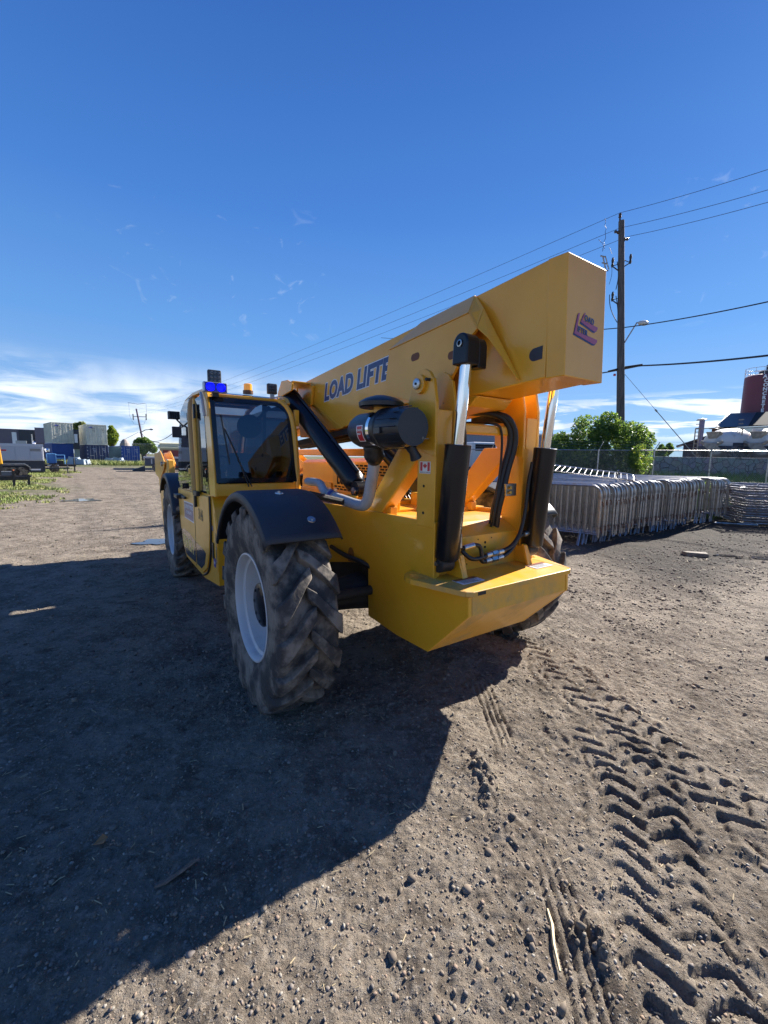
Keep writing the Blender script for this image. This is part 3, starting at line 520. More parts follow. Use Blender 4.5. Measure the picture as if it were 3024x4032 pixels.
# ---- wheels
def wheel_meshes():
    b = B(); prof = [(0.150, 0.335), (0.172, 0.36), (0.190, 0.42), (0.199, 0.50), (0.199, 0.56), (0.188, 0.598), (0.165, 0.615), (0.10, 0.612), (0.0, 0.608)]
    full = prof+[(-y, r) for y, r in reversed(prof[:-1])]; b.lathe(full, (0, 0, 0), (0, 1, 0), 96, cap=False)
    NL = 18
    for side in (-1, 1):
        for k in range(NL):
            a0 = 2*math.pi*(k+(0.5 if side > 0 else 0))/NL; j = random.uniform(-0.008, 0.008); wj = random.uniform(0.92, 1.08)
            secs = []
            for (y, da, rt, rb_, hw) in ((-0.022, -0.03, 0.660, 0.600, 0.050), (0.03, 0.04, 0.667, 0.600, 0.062), (0.08, 0.13, 0.666, 0.600, 0.068), (0.13, 0.215, 0.663, 0.598, 0.076), (0.172, 0.275, 0.657, 0.585, 0.088), (0.196, 0.295, 0.638, 0.57, 0.092), (0.2005, 0.300, 0.595, 0.54, 0.074), (0.197, 0.300, 0.545, 0.51, 0.060)):
                hw = hw*wj; t = a0+da+j+random.uniform(-0.004, 0.004); y = y*side; rt += random.uniform(-0.002, 0.002)
                low = y*side > 0.195
                yy = y-side*(0.02 if low else 0)
                secs.append([(rb_*math.cos(t-hw*1.12), yy, rb_*math.sin(t-hw*1.12)), (rt*math.cos(t-hw), y, rt*math.sin(t-hw)), (rt*math.cos(t+hw), y, rt*math.sin(t+hw)), (rb_*math.cos(t+hw*1.12), yy, rb_*math.sin(t+hw*1.12))])
            vs = [p for s_ in secs for p in s_]; n = len(secs)
            b.add(vs, [(4*i+q, 4*i+q+1, 4*i+q+5, 4*i+q+4) for i in range(n-1) for q in range(3)]+[(0, 1, 2, 3), (4*n-4, 4*n-3, 4*n-2, 4*n-1)])
    tyre = b
    r_ = B(); r_.lathe([(0.155, 0.352), (0.172, 0.350), (0.174, 0.340), (0.160, 0.330), (0.135, 0.326), (0.118, 0.322), (0.108, 0.302), (0.060, 0.296), (0.0, 0.288), (-0.035, 0.272), (-0.050, 0.24), (-0.052, 0.14), (-0.08, 0.14)], (0, 0, 0), (0, 1, 0), 72, cap=False)
    r_.lathe([(-0.158, 0.352), (-0.170, 0.340), (-0.10, 0.30), (0.0, 0.29), (0.0, 0.1)], (0, 0, 0), (0, 1, 0), 48, cap=False)
    for k in range(10):
        a = 2*math.pi*k/10; r_.lathe([(0, 0.014), (0.018, 0.012)], (0.205*math.cos(a), -0.051, 0.205*math.sin(a)), (0, 1, 0), 6)
    h = B(); h.lathe([(-0.07, 0.165), (0.02, 0.160), (0.03, 0.150), (0.095, 0.143), (0.104, 0.130), (0.106, 0.06), (0.110, 0.0)], (0, 0, 0), (0, 1, 0), 32)
    for k in range(8):
        a = 2*math.pi*k/8; h.lathe([(0, 0.010), (0.010, 0.010)], (0.11*math.cos(a), 0.098, 0.11*math.sin(a)), (0, 1, 0), 6)
    return tyre, r_, h
wt, wr, wh = wheel_meshes(); protow = None
for (x, z) in ((0.22, 0.625), (3.95, 0.555)):
    for s in (-1, 1):
        w = empty('wheel', (x, -s*1.074, z), 0 if s < 0 else math.pi, 0.2); w.parent = TEL
        if protow is None:
            ty_ = wt.build('tyre', TYR, w, smooth=False, bevel=0.006, seg=2); ri_ = wr.build('rim', RIMW, w, smooth=True); hu_ = wh.build('hub', BLK, w, smooth=True); protow = (ty_, ri_, hu_)
            for p_ in ty_.data.polygons: p_.use_smooth = True
            ty_.data.set_sharp_from_angle(angle=rad(35))
        else:
            for q_ in protow:
                c = q_.copy(); COL.objects.link(c); c.parent = w
        w.rotation_euler[1] = random.uniform(0, 0.3) if (x, s) != (0.22, -1) else 0.0; w.scale = (1, 0.93, 1)
# ---- cab
CL, CR = -1.20, -0.47
b = B(); b.prism([(1.385, 1.245), (1.23, 1.02), (1.225, 0.485), (1.83, 0.402), (2.80, 0.392), (3.02, 0.52), (3.16, 0.75), (3.22, 1.19), (3.24, 1.22), (1.36, 1.245)], CL, -0.4425)
CAB = part(b, 'cab_body', YEL, bevel=0.008)
b = B(); b.prism([(1.255, 1.246), (1.262, 1.352), (3.24, 1.200), (3.24, 1.246)], CL+0.004, CR); part(b, 'cab_sill', YEL, CAB, bevel=0.006)
b = B(); b.box(0.82, 1.40, -0.80, -0.4425, 1.215, 1.247); b.box(0.90, 1.24, -0.80, -0.4425, 0.95, 1.214); part(b, 'side_tank', YEL, bevel=0.006)
def zr(x): return 2.10+0.075*math.sin(max(0, min(1, (x-1.42)/1.5))*math.pi*0.85) if x < 2.9 else 2.1
# rear pillar + frames
def fr(pts, r, name='cab_frame', m=YEL, n=12): bb_ = B(); bb_.tube(spline(pts, 6), r, n); return part(bb_, name, m, CAB, smooth=True)
b = B(); rp = [(1.258, 1.24), (1.262, 1.36), (1.325, 1.75), (1.385, 1.98), (1.425, 2.06), (1.50, 2.125), (1.62, 2.155), (1.66, 2.125), (1.585, 2.04), (1.545, 1.90), (1.50, 1.6), (1.475, 1.24)]
b.prism(rp, CL, CL+0.03); part(b, 'rear_pillar', YEL, CAB, bevel=0.006)
fr([(2.02, CL-0.02, 1.22), (2.04, CL-0.022, 1.6), (2.08, CL-0.02, 1.95), (2.10, CL+0.0, 2.10), (2.10, CL+0.06, 2.16)], 0.036, 'door_post', mat('bronze_yellow_paint', (0.42, 0.22, 0.04), rough=0.35, coat=0.3))
fr([(1.95, CL-0.006, 1.22), (1.97, CL-0.006, 1.6), (2.0, CL-0.006, 1.95), (2.02, CL+0.01, 2.12)], 0.022, 'door_post_edge')
roofp = [(1.405, 2.075), (1.47, 2.13), (1.60, 2.165), (2.1, 2.185), (2.5, 2.165), (2.74, 2.11), (2.84, 2.03), (2.80, 2.02), (2.70, 2.085), (2.48, 2.135), (2.1, 2.155), (1.62, 2.135), (1.50, 2.105), (1.44, 2.06)]
b = B(); b.prism(roofp, CL, CL+0.045); b.prism(roofp, CR-0.045, CR); b.box(1.425, 1.475, CL+0.045, CR-0.045, 2.085, 2.112)
for x_ in (1.80, 2.02, 2.24, 2.55): b.box(x_, x_+0.035, CL+0.045, CR-0.045, 2.12, 2.15)
b.box(2.76, 2.80, CL+0.045, CR-0.045, 2.03, 2.06); part(b, 'roof_frame', YEL, CAB, bevel=0.006)
b = B(); b.prism([(1.476, 2.112), (1.60, 2.145), (1.79, 2.152), (1.79, 2.148), (1.60, 2.140), (1.476, 2.107)], CL+0.046, CR-0.046); b.box(2.276, 2.549, CL+0.046, CR-0.046, 2.135, 2.139); part(b, 'roof_window', GLD, CAB)
b = B(); b.box(1.836, 2.275, CL+0.046, CR-0.046, 2.132, 2.148); part(b, 'roof_panel', GRYP, CAB)
# right-hand pillar, curved at the top, and front pillars
fr([(1.262, CR, 1.24), (1.268, CR, 1.40), (1.32, CR+0.004, 1.75), (1.365, CR-0.01, 1.94), (1.395, CR-0.05, 2.04), (1.43, CR-0.12, 2.10)], 0.026, 'rear_right_pillar')
fr([(3.22, CL+0.03, 1.22), (3.10, CL+0.03, 1.6), (2.95, CL+0.03, 1.9), (2.80, CL+0.03, 2.06)], 0.022, 'front_pillar'); fr([(3.22, CR-0.03, 1.22), (3.10, CR-0.03, 1.6), (2.95, CR-0.03, 1.9), (2.80, CR-0.03, 2.06)], 0.022, 'front_pillar')
fr([(2.15, CR, 1.20), (2.17, CR, 1.7), (2.15, CR, 2.13)], 0.03, 'cab_frame', BLK)
b = B(); b.box(1.36, 1.40, CR+0.020, CR+0.065, 1.87, 2.02); part(b, 'hinge_bracket', YEL, CAB, bevel=0.006)
# rear window: black-bordered tinted pane on the leaning rear plane
def rx(z): return 1.243+max(0, z-1.36)*0.205+(0.35*max(0, z-1.95)**1.6)
def pane(pts, off, th, name, m_, ring=None):
    bb_ = B(); A = [(rx(z)-off, r, z) for r, z in pts]; n = len(A)
    if ring is None: bb_.loft(A, [(x+th, r, z) for x, r, z in A])
    else:
        Bq = [(rx(z)-off, r, z) for r, z in ring]
        bb_.add(A+Bq, [(i, (i+1) % n, n+(i+1) % n, n+i) for i in range(n)])
    part(bb_, name, m_, CAB)
def rrect(r0, r1, z0, z1, rt, rb_, lean=0.0):
    p = [(r0, z1)]+[(r0, z1-(z1-z0)*t) for t in (0.2, 0.4, 0.6, 0.8)]+[(r0, z0)]+[(r1-rb_+rb_*math.cos(rad(a)), z0+rb_-rb_*math.sin(rad(-a))) for a in ()]+[(r1, z0)]+[(r1, z0+(z1-z0)*t) for t in (0.2, 0.4, 0.6)]
    p += [(r1-rt+rt*math.cos(rad(a)), z1-rt+rt*math.sin(rad(a))) for a in (0, 22, 45, 67, 90)]; p += [(r1-rt-(r1-rt-r0)*t, z1) for t in (0.33, 0.66)]
    return p
oo = rrect(CL+0.012, CR-0.016, 1.362, 2.075, 0.12, 0.0); ii = [((r-(CL+CR)/2)*0.895+(CL+CR)/2, (z-1.72)*0.90+1.722) for r, z in oo]
pane(oo, 0.004, 0.0, 'window_border', mat('black_glass_border', (0.01, 0.011, 0.014), rough=0.08), ring=ii)
# glass as strips following the curve
bb_ = B(); zs = [1.36+0.72*k/8 for k in range(9)]; vs = []
for z_ in zs:
    rr1 = CR-0.016-(0 if z_ < 1.96 else (z_-1.96)*0.9)
    vs += [(rx(z_), CL+0.012, z_), (rx(z_), rr1, z_)]
bb_.add(vs, [(2*i, 2*i+1, 2*i+3, 2*i+2) for i in range(8)]); part(bb_, 'rear_window', GLD, CAB)
b = B(); b.tube([(rx(1.37)-0.02, -0.93, 1.325), (rx(1.6)-0.014, -0.99, 1.55), (rx(1.83)-0.010, -1.09, 1.82)], 0.0055, 6); b.tube([(rx(1.40)-0.02, -0.90, 1.325), (rx(1.6)-0.014, -1.00, 1.56)], 0.005, 6); b.tube([(rx(1.55)-0.008, -1.07, 1.52), (rx(1.9)-0.008, -1.11, 1.93)], 0.006, 6); part(b, 'wiper', RUBH, CAB)
# right side glass, windscreen
b = B(); b.sheet([(1.33, CR-0.004, 1.26), (3.20, CR-0.004, 1.25), (2.80, CR-0.004, 2.06), (1.46, CR-0.004, 2.09)], 0.004); part(b, 'side_window', GLD, CAB)
b = B(); b.sheet([(3.215, CL+0.04, 1.24), (3.215, CR-0.04, 1.24), (2.81, CR-0.04, 2.05), (2.81, CL+0.04, 2.05)], 0.004); part(b, 'windscreen', GLS, CAB)
b = B(); b.sheet([(1.49, CL+0.002, 1.25), (1.94, CL+0.002, 1.235), (2.0, CL+0.002, 2.11), (1.63, CL+0.002, 2.12), (1.57, CL+0.002, 1.95)], 0.004); part(b, 'quarter_window', GLS, CAB)
# seat, wheel, column
b = B(); b.box(1.60, 2.02, -1.03, -0.63, 1.13, 1.26); b.prism([(1.50, 1.20), (1.60, 1.20), (1.56, 1.62), (1.46, 1.60)], -1.03, -0.63); seat = part(b, 'seat', SEAT, CAB, bevel=0.04, seg=3)
b = B(); b.lathe([(0, 0.05), (0.03, 0.11), (0.08, 0.11), (0.10, 0.05)], (1.55, -0.80, 1.86), (1, 0, 0), 20); b.tube([(1.6, -0.8, 1.85), (1.55, -0.62, 2.05)], 0.015, 8); part(b, 'cab_fan', SEAT, CAB, smooth=True)
b = B(); b.tube([(2.85, -0.83, 1.05), (2.62, -0.83, 1.42)], 0.045, 10); b.tube([(2.62+0.07*math.sin(a), -0.83+0.17*math.cos(a), 1.43+0.15*math.sin(a)) for a in [2*math.pi*k/20 for k in range(21)]], 0.013, 7, cap=False); b.box(2.75, 3.15, -1.1, -0.6, 1.05, 1.32); part(b, 'steering_column', SEAT, CAB, bevel=0.01)
b = B(); b.box(1.35, 3.15, -1.18, -0.50, 1.248, 1.252); part(b, 'cab_floor', DRK, CAB)
# ---- door
b = B()
dz0 = [(2.185, 0.447), (2.80, 0.415), (2.99, 0.52), (3.12, 0.72), (3.19, 0.95), (3.205, 1.185), (2.165, 1.21)]
b.prism(dz0, CL-0.001, CL-0.016); b.prism([(1.86, 0.449), (2.170, 0.447), (2.150, 1.212), (1.475, 1.225), (1.47, 0.95), (1.52, 0.72), (1.64, 0.55)], CL-0.001, CL-0.016)
DOOR = part(b, 'cab_door', YEL, bevel=0.004)
b = B(); b.tube(spline([(1.45, CL-0.006, 1.235), (1.445, CL-0.006, 0.95), (1.495, CL-0.006, 0.70), (1.62, CL-0.006, 0.525), (1.85, CL-0.006, 0.43)], 6), 0.011, 8); part(b, 'door_seal', RUBH, DOOR, smooth=True)
b = B(); b.prism([(2.187, 0.50), (2.155, 0.50), (2.155, 0.47), (2.187, 0.47)], CL-0.0005, CL-0.0008)
b.prism([(2.160, 0.45), (2.176, 0.45), (2.158, 1.21), (2.146, 1.21)], CL-0.0165, CL-0.0172); part(b, 'door_gap', DRK, DOOR)
b = B(); b.sheet([(2.06, CL-0.012, 1.225), (3.20, CL-0.012, 1.20), (3.10, CL-0.012, 1.55), (2.94, CL-0.012, 1.88), (2.79, CL-0.012, 2.06), (2.52, CL-0.012, 2.13), (2.12, CL-0.012, 2.15)], -0.006); part(b, 'door_window', GLS, DOOR)
b = B(); b.tube([(2.115, CL-0.012, 1.23), (2.16, CL-0.012, 2.14)], 0.012, 8); b.box(2.13, 2.19, CL-0.03, CL-0.012, 1.86, 2.08); b.box(1.90, 1.94, CL-0.03, CL-0.012, 1.93, 2.06); part(b, 'window_seal', RUBH, DOOR)
b = B(); b.box(2.16, 2.24, CL-0.045, CL-0.016, 1.40, 1.455); part(b, 'window_catch', YEL, DOOR, bevel=0.004)
b = B(); b.box(2.00, 2.05, CL-0.040, CL-0.016, 1.08, 1.19); b.box(1.83, 2.02, CL-0.05, CL-0.016, 1.20, 1.245); part(b, 'door_lock', RUBH, DOOR, bevel=0.006)
b = B(); b.box(2.62, 3.0, CL-0.045, CL-0.016, 1.10, 1.125); b.box(2.85, 3.08, CL-0.085, CL-0.016, 1.085, 1.13); part(b, 'door_handle', RUBH, DOOR, bevel=0.004)
b = B(); b.box(2.62, 2.72, CL-0.03, CL-0.012, 1.235, 1.255); b.box(2.66, 2.675, CL-0.045, CL-0.012, 1.215, 1.275); part(b, 'window_knob', RUBH, DOOR)
# company sticker, unit number, dark stripe with lettering
b = B(); b.prism([(2.80, 0.875), (2.80, 1.07), (2.225, 1.09), (2.225, 0.885)], CL-0.0163, CL-0.0170); part(b, 'company_sticker', WHT, DOOR)
b = B(); b.prism([(2.785, 0.890), (2.785, 1.056), (2.24, 1.075), (2.24, 0.900)], CL-0.0171, CL-0.0176); part(b, 'sticker_field', PURV, DOOR)
text('lettering', 'EQUIPMENT WORLD', WHT, (2.77, -CL+0.0180, 0.998), (-1, 0, 0.03), (0, 0, 1), 0.058, DOOR, off=0.0012, ext=0.0004, sx=0.97); text('lettering', 'INCORPORATED', WHT, (2.68, -CL+0.0180, 0.94), (-1, 0, 0.03), (0, 0, 1), 0.048, DOOR, off=0.0006, ext=0.0004, sx=0.95)
text('lettering', '3146', mat('brown_stencil', (0.09, 0.06, 0.03), rough=0.5), (1.95, -CL+0.0168, 0.975), (-1, 0, 0), (0, 0, 1), 0.145, DOOR, off=0.004, ext=0.0004, sx=0.78)
b = B(); b.prism([(3.09, 0.68), (3.02, 0.60), (2.93, 0.50), (2.78, 0.445), (2.195, 0.472), (2.19, 0.705), (2.5, 0.735), (2.85, 0.732), (3.09, 0.70)], CL-0.0163, CL-0.0170)
b.prism([(2.145, 0.476), (1.90, 0.482), (1.74, 0.56), (1.66, 0.68), (1.80, 0.70), (2.143, 0.704)], CL-0.0163, CL-0.0170); part(b, 'dark_stripe', DKV, DOOR)
text('lettering', 'REACH', YEV, (3.0, -CL+0.0172, 0.535), (-1, 0, 0.0), (0, 0, 1), 0.185, DOOR, off=0.004, ext=0.0004, sx=1.12, space=1.05, shear=0.1)
b = B(); b.box(1.33, 1.40, CL-0.003, CL-0.0012, 0.62, 0.70); part(b, 'blue_decal', BLV, CAB); text('lettering', 'DEF', WHT, (1.39, -CL+0.0036, 0.648), (-1, 0, 0), (0, 0, 1), 0.03, CAB, ext=0.0003)
b = B(); b.box(1.285, 1.300, CL-0.003, CL-0.0012, 0.66, 0.93); part(b, 'caution_strip', GRV, CAB)
b = B(); b.lathe([(0, 0.024), (0.002, 0.024)], (1.405, CL-0.0012, 0.956), (0, -1, 0), 20); part(b, 'round_decal', PURV, CAB)
b = B(); b.box(1.375, 1.425, CL-0.010, CL-0.001, 0.69, 0.83); lt_ = part(b, 'latch_frame', RUBH, CAB, bevel=0.003)
for z_ in (0.80, 0.69): b = B(); b.lathe([(0, 0.008), (0.008, 0.006)], (1.268, CL-0.001, z_), (0, -1, 0), 10); part(b, 'bolt', STE, CAB)
b = B(); b.prism([(1.30, 1.10), (1.243, 0.96), (1.243, 0.60), (1.262, 0.60), (1.262, 0.95)], CL-0.0005, CL-0.004); part(b, 'panel_edge', YEL, CAB)
# grab strap edge lit along the rear corner
b = B(); b.tube(spline([(1.60, CL-0.016, 2.13), (1.52, CL-0.02, 2.05), (1.475, CL-0.02, 1.96), (1.465, CL-0.016, 1.92)], 5), 0.012, 6); part(b, 'grey_grab_strap', GRYP, CAB, smooth=True)
# ---- lamps
def lamp(x, r, z, w, h, name='work_lamp', yaw=0.0, fx=-1):
    bb_ = B(); bb_.box(x-0.0, x+0.045, r-w/2, r+w/2, z-h/2, z+h/2); l = part(bb_, name, PLA, bevel=0.008)
    b2 = B(); b2.box(x-0.004, x-0.0005, r-w/2+0.008, r+w/2-0.008, z-h/2+0.008, z+h/2-0.008); part(b2, 'lamp_glass', LENS, l)
    b2 = B()
    for i in range(3):
        for j in range(3): b2.lathe([(0, 0.0135), (0.003, 0.010)], (x-0.0045, r+(i-1)*w*0.28, z+(j-1)*h*0.28), (-1, 0, 0), 10, cap=True)
    part(b2, 'led_reflectors', mat('lamp_reflector', (0.10, 0.10, 0.11), rough=0.15, metal=0.6), l)
    b2 = B(); b2.box(x+0.01, x+0.03, r-0.018, r+0.018, z-h/2-0.04, z-h/2); part(b2, 'lamp_bracket', STE, l); return l
lamp(1.36, -1.145, 2.235, 0.105, 0.115); lamp(1.40, -0.640, 2.195, 0.088, 0.092)
b = B(); b.box(1.322, 1.375, -1.245, -1.055, 2.105, 2.188); bl = part(b, 'blue_safety_lamp', mat('silver_lamp_housing', (0.45, 0.46, 0.50), rough=0.3, metal=0.6), bevel=0.010)
b = B(); b.box(1.316, 1.3215, -1.236, -1.064, 2.112, 2.181); part(b, 'lamp_glass', mat('dark_blue_lamp_face', (0.0, 0.0, 0.12), rough=0.1, emis=(0, 0, 1), estr=0.06), bl)
for r_ in (-1.192, -1.108):
    b = B(); b.lathe([(0, 0.034), (0.004, 0.030), (0.005, 0.018)], (1.3155, r_, 2.1465), (-1, 0, 0), 20); part(b, 'blue_lens', LENSB, bl)
b = B(); b.box(1.35, 1.40, -1.17, -1.12, 2.075, 2.105); part(b, 'lamp_bracket', RUBH, bl)
b = B(); b.lathe([(0, 0.046), (0.030, 0.046), (0.031, 0.040)], (1.62, -0.80, 2.158), (0, 0, 1), 24); be = part(b, 'beacon', mat('brown_beacon_base', (0.10, 0.04, 0.015), rough=0.4), smooth=True)
b = B(); b.lathe([(0, 0.038), (0.055, 0.037), (0.061, 0.030), (0.062, 0.0)], (1.62, -0.80, 2.189), (0, 0, 1), 24); part(b, 'amber_lens', AMB, be, smooth=True)
b = B(); b.box(2.56, 2.64, -1.36, -1.25, 1.96, 2.04)
for k in range(5): b.box(2.535, 2.56, -1.352+0.022*k, -1.344+0.022*k, 1.965, 2.035)
b.tube([(2.6, -1.28, 1.96), (2.62, -1.22, 1.90), (2.80, -1.20, 1.88)], 0.010, 6); part(b, 'work_lamp', PLA, bevel=0.004)
b = B(); b.box(2.60, 2.64, -1.325, -1.235, 1.77, 1.885); b.tube([(2.63, -1.25, 1.88), (2.80, -1.20, 1.93)], 0.010, 6); part(b, 'mirror', PLA, bevel=0.008)
# ---- front stabiliser beyond the front wheel
b = B()
for r_ in (-1.20, -1.06):
    b.prism([(5.95, 1.60), (5.93, 1.24), (5.30, 1.175), (4.70, 1.38), (4.62, 1.45), (5.0, 1.60), (5.15, 1.64), (5.42, 1.61)], r_, r_+0.022)
part(b, 'stabiliser_bracket', YEL, bevel=0.008)
b = B(); b.prism([(4.42, 1.50), (4.62, 1.515), (5.3, 1.26), (5.74, 1.18), (5.37, 0.26), (5.0, 0.12), (4.2, 0.9)], -1.172, -1.09); st = part(b, 'stabiliser_leg', YEL, bevel=0.01)
b = B(); b.tube([(4.55, -1.13, 1.46), (4.40, -1.13, 0.85)], 0.045, 14); part(b, 'stabiliser_cylinder', BLK, st, smooth=True)
b = B(); b.lathe([(0, 0.036), (0.02, 0.036)], (4.86, -1.201, 1.435), (0, -1, 0), 20); part(b, 'pivot_pin', STE, st, smooth=True)
b = B()
for r_ in (1.20, 1.06): b.prism([(5.95, 1.60), (5.93, 1.24), (5.30, 1.175), (4.70, 1.38), (4.62, 1.45), (5.15, 1.64)], r_, r_-0.022)
b.prism([(4.42, 1.50), (5.3, 1.18), (5.20, 0.16), (4.90, 0.12), (4.2, 0.9)], 1.172, 1.09); b.box(4.4, 4.9, -1.05, 1.05, 0.75, 1.05); part(b, 'stabiliser_frame', YEL, bevel=0.01)
# ================================================================== GROUND
def vnoise(x, y, seed=0):
    xi = np.floor(x).astype(np.int64); yi = np.floor(y).astype(np.int64); fx = x-xi; fy = y-yi; fx = fx*fx*(3-2*fx); fy = fy*fy*(3-2*fy)
    def h(a, b):
        n = (a*374761393+b*668265263+seed*1442695041) & 0xffffffff; n = ((n ^ (n >> 13))*1274126177) & 0xffffffff; return ((n ^ (n >> 16)) & 0xffff)/65535.0
    return (h(xi, yi)*(1-fx)+h(xi+1, yi)*fx)*(1-fy)+(h(xi, yi+1)*(1-fx)+h(xi+1, yi+1)*fx)*fy-0.5
def sstep(a, b, v): t = np.clip((v-a)/(b-a), 0, 1); return t*t*(3-2*t)
TRA = [(1.30, 3.75), (1.36, 3.36), (1.38, 3.10), (1.40, 2.80), (1.47, 2.50), (1.52, 2.2), (1.60, 1.9), (1.74, 1.55), (1.95, 1.15), (2.2, 0.75)]
TRB = [(1.20, 2.45), (1.26, 2.15), (1.26, 1.90), (1.16, 1.60), (1.05, 1.35), (0.97, 1.12), (0.92, 0.9), (0.90, 0.6)]
TRR = [(0.70, 2.55), (0.69, 2.2), (0.66, 1.8), (0.66, 1.45), (0.64, 1.15), (0.60, 0.9), (0.55, 0.6)]
def track_coords(path, x, y):
    P = [Vector(p) for p in spline([(a, b, 0) for a, b in path], 5)]; best = np.full(x.shape, 1e9); S = np.zeros(x.shape); T = np.zeros(x.shape); acc = 0.0
    for a, b in zip(P[:-1], P[1:]):
        dx, dy = b.x-a.x, b.y-a.y; L = math.hypot(dx, dy); ux, uy = dx/L, dy/L; px, py = x-a.x, y-a.y; s = np.clip(px*ux+py*uy, 0, L); qx, qy = px-ux*s, py-uy*s; d = np.hypot(qx, qy); t = qx*uy-qy*ux
        m = d < best; best[m] = d[m]; S[m] = acc+s[m]; T[m] = t[m]; acc += L
    return S, T, best, acc
def height(x, y):
    X_, Y_ = x, y; q = (X_-OX)*(-math.sin(TH))+(Y_-OY)*math.cos(TH)
    base = -0.07*sstep(1.8, 3.9, q)*sstep(0, 1, 1+0*q)
    near = np.exp(-np.maximum(0, np.hypot(X_-0.5, Y_-2)-3)/6.0)
    h = 0.030*vnoise(x*0.7, y*0.7, 1)+0.016*vnoise(x*2.1, y*2.1, 2)
    h *= np.exp(-(np.minimum(np.hypot(x-mw(0.22, -1.06).x, y-mw(0.22, -1.06).y), np.hypot(x-mw(0.22, 1.06).x, y-mw(0.22, 1.06).y))/0.5)**-2.0) if False else 1
    nz = 0.014*vnoise(x*6, y*6, 3)+0.009*vnoise(x*15, y*15, 4)+0.0075*vnoise(x*37, y*37, 5)+0.0058*vnoise(x*80, y*80, 6)+0.012*np.maximum(0, vnoise(x*27, y*27, 35)-0.22)+0.008*np.maximum(0, vnoise(x*60, y*60, 36)-0.20)
    lump = vnoise(x*9, y*9, 31)+0.6*vnoise(x*22, y*22, 32)
    h = h+nz*near*1.15+0.012*np.clip(lump-0.35, 0, 1)*near*sstep(-0.05, 0.3, vnoise(x*0.9, y*0.9, 33)+0.15)*2
    wx = x+0.020*vnoise(x*9, y*9, 41)+0.010*vnoise(x*33, y*33, 43); wy = y+0.020*vnoise(x*9, y*9, 42)+0.010*vnoise(x*33, y*33, 44)
    for path, depth, seed, hw in ((TRA, 0.026, 51, 0.180), (TRB, 0.024, 52, 0.180)):
        m = (x > -0.2) & (x < 3.2) & (y < 4.2)
        xs, ys = wx[m], wy[m]
        if xs.size == 0: continue
        S, T, Dm, L = track_coords(path, xs, ys); side = np.where(T > 0, 0.5, 0.0)
        ph = (S+0.62*np.abs(T)+0.05*vnoise(xs*3.5, ys*3.5, seed)-2.2*np.maximum(0, np.abs(T)-0.10)**2*8)/0.108+side; fr_ = ph-np.floor(ph)
        bar = sstep(0.02, 0.16, fr_)*(1-sstep(0.34, 0.56, fr_))
        edge = 1-sstep(hw-0.02, hw+0.01, np.abs(T)); ends = sstep(0.0, 0.15, S)*(1-sstep(L-0.1, L, S))
        wear = (0.50+0.6*sstep(-0.30, 0.25, vnoise(xs*3.1, ys*3.1, seed+3)))*(0.25+0.75*sstep(-0.46, -0.22, vnoise(xs*12, ys*12, seed+9)))
        center = 0.5+0.5*sstep(0.0, 0.025, np.abs(T))
        rim = np.exp(-((np.abs(T)-hw-0.035)/0.028)**2)*0.018*(0.5+vnoise(xs*14, ys*14, seed+7)*1.6)
        hh = h[m]; hh = hh*(1-0.55*edge*ends)+edge*ends*(0.010-depth*bar*wear*center)+rim*ends; h[m] = hh
    m = (x > 0.2) & (x < 1.1) & (y < 2.8)
    xs, ys = x[m]+0.012*vnoise(x[m]*3, y[m]*3, 61), y[m]
    if xs.size:
        S, T, Dm, L = track_coords(TRR, xs, ys); rib = np.zeros(xs.shape)
        for c in (-0.062, -0.028, 0.008, 0.045): rib = np.maximum(rib, 1-sstep(0.005, 0.012, np.abs(T-c)))
        patch = sstep(-0.25, 0.02, vnoise(xs*1.5+3, ys*1.1, 62)); br = 0.6+0.4*sstep(-0.2, 0.1, vnoise(xs*10, ys*30, 63))
        e_ = 1-sstep(0.07, 0.10, np.abs(T)); hh = h[m]; h[m] = hh*(1-0.6*e_*patch)-0.014*rib*patch*br
    # churned clods beside the track
    for cx, cy, sx, sy, a in ((0.515, 1.93, 0.05, 0.17, 0.035), (0.72, 1.20, 0.06, 0.06, 0.03), (0.55, 1.55, 0.06, 0.2, 0.012)):
        h = h+a*np.exp(-((x-cx)/sx)**2-((y-cy)/sy)**2)*(0.55+1.6*vnoise(x*45, y*45, 71)+0.9*vnoise(x*90, y*90, 72))
    # wheel seats press in
    h = h*1.0
    w_ = -0.54*(x-5.6)+0.84*(y-7.9); zone = sstep(-2.2, -1.2, w_)*(1-sstep(0.0, 0.5, w_))*sstep(2.4, 4.0, x)*(1-sstep(9, 12, x))
    h = h+zone*(0.055*np.maximum(0, vnoise(x*3.1, y*3.1, 81)-0.02)+0.035*np.maximum(0, vnoise(x*7.7, y*7.7, 82)))
    mid = sstep(2.6, 3.6, y)*(1-sstep(9, 13, y)); h = h+mid*(0.010*vnoise(x*5, y*5, 83)+0.020*np.maximum(0, vnoise(x*8.5, y*8.5, 84)-0.18))
    # mounds, bank on the right at the back
    bank = 0.72*sstep(21.0, 25.5, y-0.10*(x-20))*sstep(6, 12, x)
    return h+base+bank
def axis_vals(lo, hi, c0, c1, d0, g):
    v = list(np.arange(c0, c1, d0)); d = d0; x = v[-1]
    while x < hi: d *= g; x += d; v.append(x)
    d = d0; x = c0; L = []
    while x > lo: d *= g; x -= d; L.append(x)
    return np.array(L[::-1]+v)
gx = axis_vals(-420, 420, -1.1, 2.5, 0.0085, 1.021); gy = axis_vals(-60, 900, 0.75, 3.0, 0.0085, 1.019)
GX, GY = np.meshgrid(gx, gy, indexing='ij'); GZ = height(GX.ravel(), GY.ravel())
